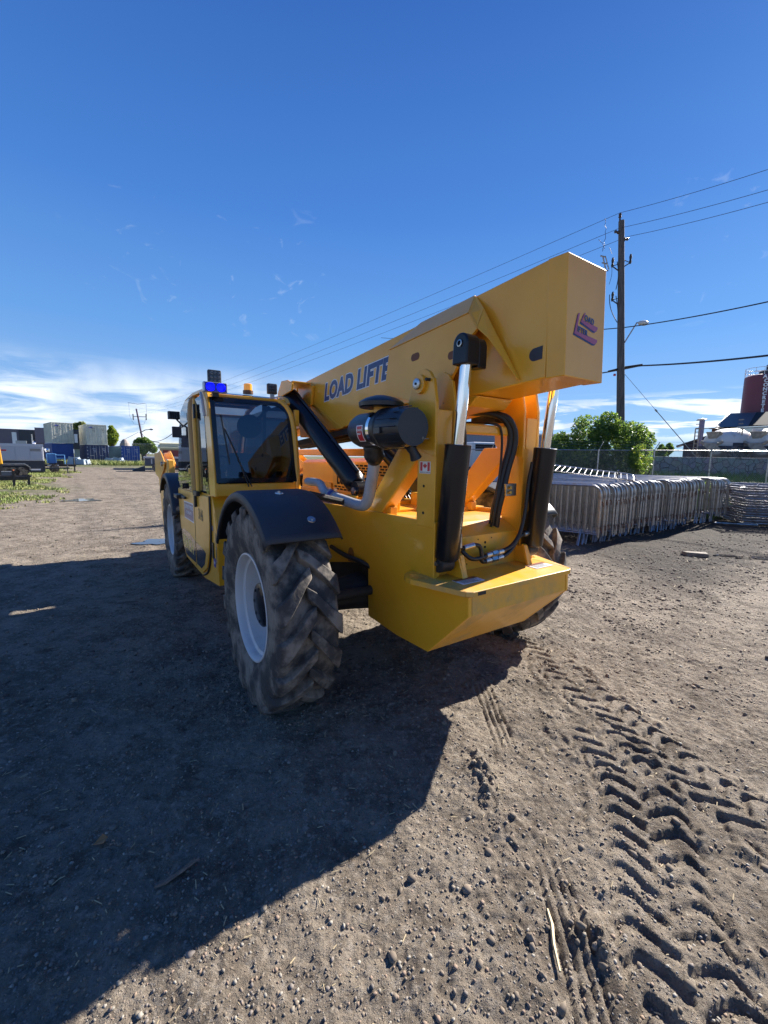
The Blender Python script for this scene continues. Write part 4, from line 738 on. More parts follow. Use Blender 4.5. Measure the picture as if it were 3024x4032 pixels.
# small wet hollow
nx, ny = len(gx), len(gy); verts = np.stack([GX.ravel(), GY.ravel(), GZ], 1)
i = np.arange(nx-1)[:, None]*ny+np.arange(ny-1)[None, :]; faces = np.stack([i, i+ny, i+ny+1, i+1], -1).reshape(-1, 4)
def np_mesh(name, verts, faces, m, smooth=False, mats=None, midx=None):
    me = bpy.data.meshes.new(name); k = faces.shape[1]; me.vertices.add(len(verts)); me.vertices.foreach_set('co', verts.astype(np.float32).ravel()); me.loops.add(faces.size); me.loops.foreach_set('vertex_index', faces.astype(np.int32).ravel())
    me.polygons.add(len(faces)); me.polygons.foreach_set('loop_start', np.arange(0, faces.size, k, dtype=np.int32)); me.polygons.foreach_set('loop_total', np.full(len(faces), k, dtype=np.int32))
    me.update(calc_edges=True)
    if smooth: me.polygons.foreach_set('use_smooth', np.ones(len(faces), dtype=bool))
    for q in (mats or [m]): me.materials.append(q)
    if midx is not None: me.polygons.foreach_set('material_index', midx.astype(np.int32))
    o = bpy.data.objects.new(name, me); COL.objects.link(o); return o
def ground_mat():
    m = bpy.data.materials.new('dirt'); m.use_nodes = True; t = m.node_tree; p = t.nodes['Principled BSDF']; tcn = t.nodes.new('ShaderNodeTexCoord'); s = tcn.outputs['Object']
    def nz(sc_, det=6, rg=0.6, dist=0.0):
        n = N(t, 'ShaderNodeTexNoise', Scale=sc_, Detail=det, Roughness=rg, Distortion=dist); t.links.new(s, n.inputs['Vector']); return n.outputs['Fac']
    a = MIX(t, RANGE(t, nz(2.6, 9, 0.7), 0.38, 0.62), (0.270, 0.225, 0.172), (0.145, 0.118, 0.090))
    a = MIX(t, RANGE(t, nz(0.35, 6, 0.65), 0.50, 0.70), a, (0.095, 0.074, 0.055))
    a = MIX(t, RANGE(t, nz(26, 6, 0.7), 0.48, 0.70), a, (0.33, 0.285, 0.230))
    a = MIX(t, RANGE(t, nz(120, 4, 0.8), 0.55, 0.75), a, (0.40, 0.355, 0.30))
    a = MIX(t, RANGE(t, nz(70, 4, 0.8), 0.56, 0.70), a, (0.10, 0.078, 0.058))
    v = N(t, 'ShaderNodeTexVoronoi', Scale=75.0); t.links.new(s, v.inputs['Vector']); 
    peb = RANGE(t, v.outputs['Distance'], 0.22, 0.36, 1.0, 0.0); vm = MATH(t, 'MULTIPLY', peb, RANGE(t, nz(9, 3), 0.5, 0.6))
    pc = MIX(t, v.outputs['Color'], (0.14, 0.12, 0.105), (0.34, 0.31, 0.28)); a = MIX(t, MATH(t, 'MULTIPLY', vm, 0.8), a, pc)
    # damp earth towards the barriers
    sp = N(t, 'ShaderNodeSeparateXYZ'); t.links.new(s, sp.inputs[0])
    dx = MATH(t, 'SUBTRACT', sp.outputs[0], 5.6); dy = MATH(t, 'SUBTRACT', sp.outputs[1], 7.9); w = MATH(t, 'ADD', MATH(t, 'MULTIPLY', dx, -0.54), MATH(t, 'MULTIPLY', dy, 0.84))
    d = MATH(t, 'MULTIPLY', RANGE(t, MATH(t, 'ADD', w, MATH(t, 'MULTIPLY', nz(1.7, 5), 1.8)), -1.1, -0.1), RANGE(t, sp.outputs[0], 2.6, 4.2))
    d = MATH(t, 'MULTIPLY', d, RANGE(t, sp.outputs[1], 30, 14)); a = MIX(t, MATH(t, 'MULTIPLY', d, 0.92), a, (0.042, 0.036, 0.032))
    a = MIX(t, MATH(t, 'MULTIPLY', RANGE(t, nz(4.5, 8, 0.75), 0.52, 0.64), 0.75), a, (0.095, 0.074, 0.055))
    # thin grass tint over the far left and far back ground
    gz = MATH(t, 'MAXIMUM', RANGE(t, sp.outputs[1], 44, 50), MATH(t, 'MULTIPLY', RANGE(t, sp.outputs[0], -12.5, -16.0), RANGE(t, MATH(t, 'ADD', MATH(t, 'MULTIPLY', sp.outputs[0], 0.8), sp.outputs[1]), 9, 6)))
    gz = MATH(t, 'MAXIMUM', gz, RANGE(t, sp.outputs[2], 0.08, 0.2)); a = MIX(t, MATH(t, 'MULTIPLY', gz, RANGE(t, nz(3, 5), 0.35, 0.6)), a, (0.085, 0.11, 0.03))
    t.links.new(a, p.inputs['Base Color']); p.inputs['Roughness'].default_value = 0.92; p.inputs['Specular IOR Level'].default_value = 0.15
    hsum = MATH(t, 'ADD', MATH(t, 'MULTIPLY', nz(55, 6, 0.7), 0.55), MATH(t, 'ADD', MATH(t, 'MULTIPLY', nz(160, 4, 0.75), 0.30), MATH(t, 'MULTIPLY', vm, 0.25)))
    b = N(t, 'ShaderNodeBump', Strength=0.9, Distance=0.014); t.links.new(hsum, b.inputs['Height'])
    far = MATH(t, 'MULTIPLY', nz(7, 8, 0.7), 1.0); b2 = N(t, 'ShaderNodeBump', Strength=0.7, Distance=0.10); t.links.new(far, b2.inputs['Height']); t.links.new(b2.outputs[0], b.inputs['Normal']); t.links.new(b.outputs[0], p.inputs['Normal'])
    return m
G = np_mesh('ground', verts, faces, ground_mat(), smooth=True); tag(G, kind='structure')
def hz(x, y): return float(height(np.array([float(x)]), np.array([float(y)]))[0])
# ---- gravel and straw
def rock_base():
    bm = bmesh.new(); bmesh.ops.create_icosphere(bm, subdivisions=1, radius=1.0); v = np.array([tuple(q.co) for q in bm.verts]); f = np.array([[q.index for q in fc.verts] for fc in bm.faces]); bm.free(); return v, f
RV, RF = rock_base()
def scatter(name, n, xr, yr, smin, smax, mats, power=2.2, ydens=0.9, flat=0.65, seed=3, mask=None):
    g = np.random.default_rng(seed); u = g.random(n*3); y = yr[0]*(yr[1]/yr[0])**(u**ydens); x = g.uniform(0, 1, n*3); half = 0.98*y+0.3; x = (x*2-1)*half+0.0; k = (x > xr[0]) & (x < xr[1]); 
    if mask is not None: k &= mask(x, y, g)
    x, y = x[k][:n], y[k][:n]; n = len(x); s = smin+(smax-smin)*g.random(n)**5.0; s *= (0.7+0.35*np.sqrt(y)); sh = g.uniform(0.6, 1.3, (n, 3)); sh[:, 2] *= flat
    a = g.uniform(0, 6.28, n); jit = np.minimum(1.12, 0.78+g.uniform(-0.12, 0.62, (n, len(RV)))); L = RV[None]*jit[..., None]*sh[:, None, :]*s[:, None, None]; c, q = np.cos(a)[:, None], np.sin(a)[:, None]
    Xv = L[..., 0]*c-L[..., 1]*q+x[:, None]; Yv = L[..., 0]*q+L[..., 1]*c+y[:, None]; Z = height(x, y); Zv = L[..., 2]+(Z+s*sh[:, 2]*0.12)[:, None]
    V = np.stack([Xv, Yv, Zv], -1).reshape(-1, 3); F = (RF[None]+(np.arange(n)*len(RV))[:, None, None]).reshape(-1, 3); mi = np.repeat(g.integers(0, len(mats), n), len(RF))
    o = np_mesh(name, V, F, None, mats=mats, midx=mi); tag(o, kind='stuff'); return o
SM = [mat('stone_a', (0.24, 0.205, 0.16), rough=0.8, var=0.3, vscale=30), mat('stone_b', (0.21, 0.18, 0.155), rough=0.8, var=0.3, vscale=30), mat('stone_c', (0.33, 0.30, 0.25), rough=0.75, var=0.3, vscale=30), mat('stone_d', (0.17, 0.135, 0.10), rough=0.9), mat('stone_e', (0.22, 0.175, 0.13), rough=0.9), mat('stone_f', (0.25, 0.18, 0.13), rough=0.8)]
notrack = lambda x, y, g: g.random(len(x)) < np.where((x > 1.15) & (y < 3.2), 0.45, 1.0)
o = scatter('gravel', 60000, (-7, 7), (0.75, 8.5), 0.0012, 0.0075, SM, seed=5, mask=notrack); tag(o, 'loose gravel and small stones spread over the dirt around the machine', 'gravel')
o = scatter('pebbles', 260, (-5, 5), (0.8, 6.0), 0.004, 0.015, SM, seed=9, mask=lambda x, y, g: g.random(len(x)) < np.where(x < 0.9, 1.0, 0.25)); tag(o, 'rounded pebbles lying on the dirt in the foreground', 'pebbles')
clm = lambda x, y, g: g.random(len(x)) < (0.10+np.exp(-((x-0.515)/0.06)**2-((y-1.93)/0.18)**2)+np.exp(-((x-0.72)/0.06)**2-((y-1.20)/0.06)**2)+0.5*np.exp(-((x-0.52)/0.07)**2-((y-1.5)/0.25)**2))
o = scatter('dirt_clods', 2600, (0, 2.6), (0.8, 3.4), 0.004, 0.018, [SM[3], SM[4]], seed=12, flat=0.9, mask=clm); tag(o, 'crumbly dark dirt clods churned up beside the tyre tracks', 'dirt clods')
clf = lambda x, y, g: (g.random(len(x)) < np.where((x > 2.2) & (np.abs(-0.54*(x-5.6)+0.84*(y-7.9)+1.0) < 0.9), 1.0, 0.16))
o = scatter('dirt_clods', 12000, (-9, 9), (2.4, 11.0), 0.003, 0.016, [SM[3], SM[4], mat('damp_clod', (0.075, 0.060, 0.048), rough=0.9)], seed=17, flat=0.6, mask=clf); tag(o, 'dark dirt clods and lumps strewn over the yard beyond the machine', 'dirt clods')
def straws():
    g = np.random.default_rng(21); n = 800; y = 0.8*(7.0/0.8)**(g.random(n)**0.8); x = (g.random(n)*2-1)*(0.98*y+0.3); L = g.uniform(0.006, 0.030, n)*(0.7+0.25*y); a = g.uniform(0, 3.14, n); w = 0.0016*(0.8+0.3*y); z = height(x, y)+0.006
    d = np.stack([np.cos(a)*L, np.sin(a)*L, g.uniform(-.15, .25, n)*L], 1)/2; pz = np.stack([-np.sin(a)*w, np.cos(a)*w, 0*a], 1); c = np.stack([x, y, z], 1); up_ = np.array([0, 0, 0.0022])
    V = np.stack([c-d-pz, c-d+pz, c+d+pz, c+d-pz, c-d+up_, c+d+up_], 1).reshape(-1, 3); base = np.arange(n)[:, None]*6; F = np.concatenate([base+np.array([0, 4, 5, 3]), base+np.array([4, 1, 2, 5])]); return np_mesh('straw', V, F, mat('dry_straw', (0.42, 0.33, 0.19), rough=0.7))
tag(straws(), 'scattered bits of dry straw and wood chips on the dirt', 'straw', kind='stuff')
# ---- single litter pieces
b = B(); p0, p1 = Vector((0.605, 1.29, hz(0.605, 1.29)+0.014)), Vector((0.570, 1.10, hz(0.57, 1.10)+0.012)); b.tube([p0, p0.lerp(p1, 0.3)+Vector((0.004, 0, 0.003)), p0.lerp(p1, 0.6)+Vector((-0.003, 0, 0.002)), p1], [0.0045, 0.0075, 0.006, 0.004], 5); o = b.build('wood_splinter', mat('fresh_wood', (0.62, 0.47, 0.24), rough=0.6, var=0.3, vscale=60)); tag(o, 'long pale splinter of fresh wood lying between the tyre tracks in the foreground', 'wood splinter')
b = B(); z_ = hz(-0.75, 1.4)+0.008; b.add([(-0.83, 1.345, z_), (-0.79, 1.352, z_+0.012), (-0.735, 1.40, z_+0.022), (-0.71, 1.45, z_+0.012), (-0.735, 1.445, z_+0.004), (-0.78, 1.395, z_), (-0.82, 1.36, z_)], [(0, 1, 5, 6), (1, 2, 4, 5), (2, 3, 4)]); so = b.build('bark_piece', mat('dry_bark', (0.22, 0.16, 0.12), rough=0.8, var=0.4, vscale=40)); so.modifiers.new('thickness', 'SOLIDIFY').thickness = 0.006; tag(so, 'curled piece of brown bark lying in the machine shadow', 'bark')
b = B(); z_ = hz(-1.14, 1.52)+0.010; b.add([(-1.165, 1.50, z_), (-1.15, 1.54, z_+0.012), (-1.125, 1.535, z_+0.004), (-1.12, 1.50, z_+0.010)], [(0, 1, 2, 3)]); so = b.build('dead_leaf', mat('orange_leaf', (0.33, 0.15, 0.05), rough=0.6)); so.modifiers.new('thickness', 'SOLIDIFY').thickness = 0.001; tag(so, 'small orange dead leaf on the shaded dirt at the left', 'leaf')
b = B(); z_ = hz(5.3, 6.9); b.loft([(5.08, 6.98, z_), (5.10, 6.86, z_), (5.11, 6.87, z_+0.07), (5.09, 6.97, z_+0.07)], [(5.44, 6.90, z_), (5.42, 6.78, z_), (5.41, 6.79, z_+0.06), (5.44, 6.89, z_+0.075)]); tag(b.build('timber_block', mat('weathered_timber', (0.25, 0.20, 0.15), rough=0.8, var=0.4, vscale=10), bevel=0.008), 'short weathered timber block lying on the dirt in front of the crowd barriers', 'timber block')
# ---- puddles
WAT = mat('puddle_water', (0.05, 0.045, 0.04), rough=0.03, spec=0.8)
def puddle(cx, cy, rx_, ry_, z, name_, label, rot=0.0):
    bb_ = B(); n = 40; ps = []
    for k in range(n):
        a = 2*math.pi*k/n; q = 1+0.22*math.sin(3*a+cx)+0.15*math.sin(5*a+1.3)+0.08*math.sin(9*a); px, py = rx_*q*math.cos(a), ry_*q*math.sin(a); ps.append((cx+px*math.cos(rot)-py*math.sin(rot), cy+px*math.sin(rot)+py*math.cos(rot)))
    bb_.prismz(ps, z-0.05, z); o = bb_.build(name_, WAT); tag(o, kind='structure'); o['label'] = label
puddle(-10.55, 14.45, 0.5, 0.45, hz(-10.55, 14.45)+0.010, 'puddle', 'shallow puddle on the dirt road near the grass')
puddle(-4.25, 7.70, 0.36, 0.26, hz(-4.25, 7.7)+0.008, 'puddle', 'small bright puddle behind the front wheel')
puddle(6.6, 6.75, 0.9, 0.14, hz(6.6, 6.75)-0.002, 'puddle', 'thin wet streak near the crowd barriers', -0.12); puddle(7.3, 8.0, 1.0, 0.16, hz(7.3, 8.0)-0.002, 'puddle', 'wet strip along the barrier shadow', 0.5)
# ================================================================== GRASS
GRS = mat('grass_blade', (0.17, 0.24, 0.045), rough=0.6, color2=(0.30, 0.29, 0.09), vscale=0.6); GRS2 = mat('dark_grass_blade', (0.07, 0.13, 0.03), rough=0.6, color2=(0.12, 0.18, 0.04), vscale=0.8)
def grass(name, n, fn, hmin, hmax, m, wid=0.012, seed=1):
    g = np.random.default_rng(seed); x, y = fn(g, n); n = len(x); z = height(x, y); h = g.uniform(hmin, hmax, n); a = g.uniform(0, 6.28, n); dx, dy = np.cos(a)*wid, np.sin(a)*wid; lx, ly = g.normal(0, 0.3, n)*h, g.normal(0, 0.3, n)*h
    V = np.stack([np.stack([x-dx, y-dy, z-0.01], 1), np.stack([x+dx, y+dy, z-0.01], 1), np.stack([x+lx, y+ly, z+h], 1)], 1).reshape(-1, 3); F = np.arange(3*n).reshape(-1, 3); return tag(np_mesh(name, V, F, m), kind='stuff')
def gl(g, n):
    x = g.uniform(-40, -11.0, n*2); y = g.uniform(11, 42, n*2); e_ = 14.2+3.0*vnoise(x*0.3, y*0.3, 5)-0.15*(x+11.6)
    edge = -11.4-(y-14.0)*0.70+1.8*vnoise(x*0.4, y*0.4, 8)+0.6*vnoise(x*1.6, y*1.6, 18); k = (x < edge) & (vnoise(x*0.7, y*0.7, 9)+0.30*vnoise(x*3, y*3, 19) > -0.26) & (y < 44) & ~((y > 15.6+2*vnoise(x*.5, y*.5, 4)) & (y < 18.2) & (vnoise(x*.8, y*.8, 6) > -0.1))
    return x[k][:n], y[k][:n]
tag(grass('grass', 110000, gl, 0.02, 0.12, GRS, 0.020, 3), 'patchy sunlit grass around the trailers at the left', 'grass')
def gb(g, n):
    x = g.uniform(-66, -22, n); y = 60-0.0*x+g.uniform(-4.5, 1, n)+3*vnoise(x*0.2, x*0, 3); return x, y
tag(grass('grass', 26000, gb, 0.15, 0.75, GRS, 0.035, 4), 'strip of taller weeds along the foot of the shipping containers', 'grass')
def gr_(g, n):
    x = g.uniform(8.5, 60, n); y = 12.5+g.uniform(0, 13.5, n)+0.1*(x-20); return x, y
tag(grass('grass', 60000, gr_, 0.15, 0.5, GRS2, 0.02, 5), 'green grass on the bank below the stone wall', 'grass')
# ================================================================== SURROUNDINGS
def at(u, v, Y):       # point of the place seen at photo pixel (u, v), Y metres ahead
    Xp, Yp = u-1512.0, -(v-2016.0); a = (Xp*c_-Yp*s_)/1640.8; bq = (Xp*s_+Yp*c_)/1640.8
    d = Vector((a, math.cos(PITCH)+bq*math.sin(PITCH), -math.sin(PITCH)+bq*math.cos(PITCH))); return Vector((0, 0, CAMH))+d*(Y/d.y)
GALV = mat('galvanised_steel', (0.40, 0.40, 0.40), rough=0.30, metal=0.85, color2=(0.17, 0.155, 0.14), vscale=9, vlo=0.4, vhi=0.8, rvar=0.25)
GALVO = mat('weathered_galvanised_steel', (0.36, 0.35, 0.35), rough=0.42, metal=0.7, color2=(0.20, 0.17, 0.15), vscale=7, vlo=0.4, vhi=0.75, rvar=0.25)
RUST = mat('rusty_steel', (0.16, 0.06, 0.03), rough=0.8, var=0.4, vscale=30)
class Plane:          # upright plane of a thing, turned by alpha degrees; X/Z read off where a photo pixel meets it
    def __init__(s, u, v, Y, alpha, z0=0.0):
        s.o = at(u, v, Y); s.a = rad(alpha); s.d = Vector((math.cos(s.a), math.sin(s.a), 0)); s.n = Vector((-s.d.y, s.d.x, 0)); s.z0 = z0; s.loc = (s.o.x, Y, z0)
    def p(s, u, v):
        r = at(u, v, 10.0)-Vector((0, 0, CAMH)); t = Vector((s.o.x, s.o.y, 0)).dot(s.n)/Vector((r.x, r.y, 0)).dot(s.n); q = Vector((0, 0, CAMH))+r*t
        return (q-Vector((s.o.x, s.o.y, 0))).dot(s.d), q.z-s.z0
    def X(s, u, v=1780): return s.p(u, v)[0]
    def Z(s, u, v): return s.p(u, v)[1]
# ---- crowd barriers
def barrier(m=GALV):
    t = empty('crowd_barrier', (0, 0, 0)); L, H, Z0 = 2.25, 1.16, 0.20; R = 0.16
    pts = [(0, 0, Z0)]+[(0, 0, H-R-0.3), (0, 0, H-R)]+[(R-R*math.cos(rad(a)), 0, H-R+R*math.sin(rad(a))) for a in (22, 45, 67, 90)]+[(L-R, 0, H)]+[(L-R+R*math.sin(rad(a)), 0, H-R+R*math.cos(rad(a))) for a in (22, 45, 67, 90)]+[(L, 0, H-R-0.3), (L, 0, Z0)]
    b = B(); b.tube(pts, 0.019, 8); b.tube([(0.0, 0, Z0+0.06), (L, 0, Z0+0.06)], 0.014, 6); b.build('frame', m, t, smooth=True)
    b = B(); n = 19
    for k in range(1, n+1):
        x = L*k/(n+1); b.tube([(x, 0, Z0+0.06), (x, 0, H-0.005)], 0.0075, 5, cap=False)
    b.build('railing', m, t)
    for x in (0.30, L-0.30):
        b = B(); b.tube([(x, -0.20, 0.0), (x, -0.015, Z0+0.07), (x, 0.015, Z0+0.07), (x, 0.20, 0.0)], 0.016, 5); b.build('foot', m, t)
    for z in (0.38, 0.86): b = B(); b.tube([(0, 0, z), (-0.035, 0.0, z+0.01), (-0.05, 0.012, z-0.01), (-0.052, 0.014, z-0.075)], 0.007, 5); b.build('hook', RUST, t)
    return t
bar0 = barrier(); ROW = Vector((0.84, 0.542, 0)).normalized(); PERP = Vector((-0.80, 0.60, 0)).normalized(); rz = math.atan2(PERP.y, PERP.x)
S0 = Vector((3.86, 7.68, 0)); used = []
def bl_(row, grp, k, first, last):
    base = ['front row of galvanised crowd barriers, ', 'back row of galvanised crowd barriers, '][row]
    where = ['group nearest the yellow machine', 'second group from the machine', 'middle group', 'fourth group from the machine', 'last group beside the flat stack'][grp]
    return base+where
groups = [(0.00, 15, -0.06), (1.55, 17, 0.03), (2.98, 15, -0.02), (4.40, 12, 0.10), (5.42, 13, 0.02)]
first = True; cnt = 0
for row in (0, 1):
    for gi, (s0, n, off) in enumerate(groups):
        for k in range(n):
            if row == 1 and k % 1: continue
            s = s0+k*(0.076 if row == 0 else 0.082)+random.uniform(-0.014, 0.014); p = S0+ROW*s+PERP*(off*1.6+random.uniform(-0.06, 0.06)+row*2.5)
            o = bar0 if first else copy_tree(bar0); first = False
            ss = 1 if row == 0 else 1; o.location = (p.x, p.y, hz(p.x, p.y)+random.uniform(-0.012, 0.012)-(0.03 if gi < 1 else 0.0)); o.rotation_euler = (random.uniform(-0.03, 0.07)-0.05, random.uniform(-0.006, 0.006), rz+random.uniform(-0.014, 0.014))
            tag(o, bl_(row, gi, k, 0, n), 'crowd barrier', 'crowd barriers stacked upright in rows: '+['front', 'back'][row]+' row, '+['first', 'second', 'third', 'fourth', 'fifth'][gi]+' group')
            if row == 0 and gi == 0 and k == 0: o['label'] = 'nearest crowd barrier of the front row, its whole barred face showing beside the machine'; del o['group']
            cnt += 1
o = copy_tree(bar0); pa, pb = at(2170, 1846, 8.7), at(2440, 1893, 8.05); o.location = (pb.x+0.25, pb.y-0.05, 1.175); o.rotation_euler = (rad(84), rad(-6.0), math.atan2(pa.y-pb.y, pa.x-pb.x)+0.05); tag(o, 'single crowd barrier lying tilted on top of the front barrier row', 'crowd barrier', 'crowd barriers')
del o['group']
# ---- flat stack of fence panels at the right edge
def fpanel():
    t = empty('fence_panel', (0, 0, 0)); b = B(); L, Wd = 2.9, 1.7; b.tube([(0, 0, 0), (L, 0, 0), (L, Wd, 0), (0, Wd, 0), (0, 0.02, 0)], 0.020, 6); b.tube([(0, Wd/2, 0), (L, Wd/2, 0)], 0.014, 5); b.build('frame', GALVO, t)
    b = B()
    for k in range(1, 26): b.tube([(L*k/26, 0, 0), (L*k/26, Wd, 0)], 0.005, 4, cap=False)
    for k in range(1, 9): b.tube([(0, Wd*k/9, 0.006), (L, Wd*k/9, 0.006)], 0.004, 4, cap=False)
    b.build('mesh_infill', GALVO, t); return t
fp = fpanel(); base = Vector((9.05, 10.4, 0)); zb0 = hz(9.6, 10.6)
for k in range(16):
    o = fp if k == 0 else copy_tree(fp); o.location = (base.x+random.uniform(-0.08, 0.08), base.y+random.uniform(-0.06, 0.06), zb0+0.06+k*0.062); o.rotation_euler = (random.uniform(-0.006, 0.006), random.uniform(-0.008, 0.008), rad(-14)+random.uniform(-0.015, 0.015))
    lb = {0: 'bottom fence panel of the flat stack at the right edge', 15: 'topmost fence panel of the flat stack at the right edge'}.get(k, 'metal fence panel inside the flat stack at the right edge'); tag(o, lb, 'fence panel', None if k in (0, 15) else 'fence panels in the middle of the flat stack')
b = B(); pa = at(2915, 1922, 10.3); pb = at(2985, 1910, 11.3); b.tube([pa, pb], 0.022, 8); tag(b.build('loose_pipe', GALV), 'loose bright metal pipe resting against the top of the flat panel stack', 'pipe')
b = B(); b.tube([(8.45, 10.55, zb0+0.03), (9.3, 10.25, zb0+0.03)], 0.025, 8); tag(b.build('loose_pipe', GALV), 'loose metal pipe on the ground between barriers and flat panel stack', 'pipe')
# ---- chain link fence
def fence(P0, P1, H, nposts, label, zf=None, arms=True):
    t = empty('chain_link_fence', P0); d = (P1-P0); L = d.length; d.normalize(); d2 = Vector((d.x, d.y, 0)).normalized(); nrm = Vector((-d2.y, d2.x, 0)); loc = lambda s, z, o=0.0: d*s+Vector((0, 0, z))+nrm*o
    b = B(); b.tube([loc(0, H), loc(L, H)], 0.024, 8); b.build('top_rail', GALV, t)
    for k in range(nposts):
        s = L*k/(nposts-1); b = B(); b.tube([loc(s, -0.6), loc(s, H+0.03)], 0.033, 10)
        if arms: b.tube([loc(s, H), loc(s+0.12, H+0.34, -0.12)], 0.016, 6)
        b.build('fence_post', GALV, t)
    if arms:
        b = B()
        for q in (0.35, 0.68, 1.0): b.tube([loc(0.12*q, H+0.34*q, -0.12*q), loc(L, H+0.34*q, -0.12*q)], 0.0035, 4, cap=False)
        b.build('barbed_wire', GALV, t)
    step = 0.075; b = B(); n = int((L+H+0.6)/step)
    for sg in (1, -1):
        for k in range(n):
            s0 = k*step-(H+0.6)*(1 if sg > 0 else 0); sA, sB = s0, s0+sg*(H+0.6) if sg > 0 else s0-(H+0.6); z0, z1 = -0.6, H
            pa, pb = (s0, z0), (s0+sg*(H+0.6), z1)
            def cl(p, q):
                if p[0] < 0: f = (0-p[0])/(q[0]-p[0]) if q[0] != p[0] else 2; p = (0, p[1]+(q[1]-p[1])*f)
                if p[0] > L: f = (L-p[0])/(q[0]-p[0]) if q[0] != p[0] else 2; p = (L, p[1]+(q[1]-p[1])*f)
                return p
            if max(pa[0], pb[0]) < 0 or min(pa[0], pb[0]) > L: continue
            pa, pb = cl(pa, pb), cl(pb, pa)
            b.tube([loc(pa[0], pa[1], 0.005*sg), loc(pb[0], pb[1], 0.005*sg)], 0.0022, 3, cap=False)
    b.build('wire_mesh', GALV, t); tag(t, label, 'fence'); return t
fA = at(2100, 1774, 17.6); fB = at(3110, 1776, 17.0); H_ = 2.0
fence(Vector((fA.x-6.0, fA.y+1.0, fA.z-H_)), Vector((fB.x+1.5, fB.y-0.1, fB.z-H_)), H_, 9, 'galvanised chain-link fence with barbed wire arms behind the crowd barriers')
# ---- trees
def leafmesh(name, blobs, n, size, mats, parent, seed=1, gap=0.0, shell=0.35):
    g = np.random.default_rng(seed); w = np.array([b_[3]*b_[4]*b_[5] for b_ in blobs])**0.75; w /= w.sum(); id_ = g.choice(len(blobs), n, p=w); bb_ = np.array(blobs)[id_]
    d = g.normal(0, 1, (n, 3)); d /= np.linalg.norm(d, axis=1)[:, None]; r = (shell+(1-shell)*g.random(n))**0.6; c = bb_[:, :3]+d*bb_[:, 3:6]*r[:, None]
    nzv = vnoise(c[:, 0]*1.9+c[:, 2]*1.3, c[:, 1]*1.9+c[:, 2]*2.1, seed)+0.4*vnoise(c[:, 0]*5+c[:, 2]*3, c[:, 1]*5-c[:, 2]*4, seed+1); k = nzv > gap-0.5; c = c[k]; n = len(c)
    s = size*g.uniform(0.6, 1.4, n); a = g.normal(0, 1, (n, 3)); a /= np.linalg.norm(a, axis=1)[:, None]; t = g.normal(0, 1, (n, 3)); b_ = np.cross(a, t); b_ /= np.linalg.norm(b_, axis=1)[:, None]; b2 = b_*0.55
    V = np.stack([c-a*s[:, None], c+b2*s[:, None], c+a*s[:, None], c-b2*s[:, None]], 1).reshape(-1, 3); F = np.arange(4*n).reshape(-1, 4); mi = g.integers(0, len(mats), n); o = np_mesh(name, V, F, None, mats=mats, midx=mi)
    if parent: o.parent = parent
    return o
def leaf_mat(name, col, tr):
    m = bpy.data.materials.new(name); m.use_nodes = True; t = m.node_tree; p = t.nodes['Principled BSDF']; p.inputs['Base Color'].default_value = (*col, 1); p.inputs['Roughness'].default_value = 0.45; o = t.nodes['Material Output']
    tl = N(t, 'ShaderNodeBsdfTranslucent', Color=(*tr, 1)); mx = N(t, 'ShaderNodeMixShader'); mx.inputs[0].default_value = 0.42; t.links.new(p.outputs[0], mx.inputs[1]); t.links.new(tl.outputs[0], mx.inputs[2]); t.links.new(mx.outputs[0], o.inputs[0]); return m
LF = [leaf_mat('leaf_green', (0.075, 0.14, 0.03), (0.20, 0.34, 0.05)), leaf_mat('leaf_light', (0.12, 0.20, 0.035), (0.34, 0.46, 0.07)), leaf_mat('leaf_dark', (0.045, 0.095, 0.03), (0.10, 0.19, 0.04))]
LY = [leaf_mat('leaf_yellow_green', (0.18, 0.24, 0.04), (0.45, 0.50, 0.07)), LF[1]]
BARK = mat('tree_bark', (0.09, 0.07, 0.055), rough=0.9, var=0.4, vscale=12, bump=0.4, bscale=20)
def tree(name, base, blobs, n, size, label, cat, seed, mats=None, tr=0.12, gap=0.12, group=None, limbs=7):
    t = empty(name, base); b = B(); g = random.Random(seed); top = max(q[2] for q in blobs)
    b.tube([(0, 0, -0.2), (0.05*top*g.uniform(-1, 1), 0.03, top*0.35), (0.0, 0.0, top*0.75)], [tr, tr*0.7, tr*0.3], 8)
    for k in range(limbs):
        q = blobs[k % len(blobs)]; b.tube([(0, 0, top*g.uniform(0.12, 0.45)), (q[0]*0.5, q[1]*0.5, q[2]*0.6+0.1*top*0.3), (q[0]+q[3]*g.uniform(-.5, .5), q[1], q[2]+q[5]*g.uniform(0.1, 0.8))], [tr*0.45, tr*0.25, tr*0.06], 6)
    b.build('trunk', BARK, t); leafmesh('crown', blobs, n, size, mats or LF, t, seed, gap); tag(t, label, cat, group); return t
bp = at(2395, 1900, 18.9); bz = 0.0
def px_blob(u, v, ru, Y, base): q = at(u, v, Y); r_ = ru*Y/1640.0; return [q.x-base.x, q.y-base.y+random.uniform(-0.5, 0.5), q.z-base.z, r_, r_*0.95, r_]
base = Vector((at(2380, 1900, 19.6).x, 19.6, 0))
bush = [px_blob(u, v, r, 19.6, base) for u, v, r in ((2210, 1765, 60), (2260, 1800, 85), (2300, 1700, 62), (2340, 1760, 100), (2385, 1668, 45), (2360, 1720, 62), (2430, 1750, 90), (2470, 1712, 50), (2500, 1790, 75), (2180, 1830, 65), (2330, 1840, 80), (2430, 1830, 90), (2535, 1840, 48), (2250, 1860, 60), (2520, 1735, 35), (2400, 1640, 22), (2160, 1760, 28), (2290, 1652, 22), (2200, 1722, 22))]
tree('leafy_bush', base, bush, 46000, 0.052, 'large leafy green bush growing behind the chain-link fence at the foot of the utility pole', 'bush', 5, tr=0.09, gap=0.22, limbs=14)
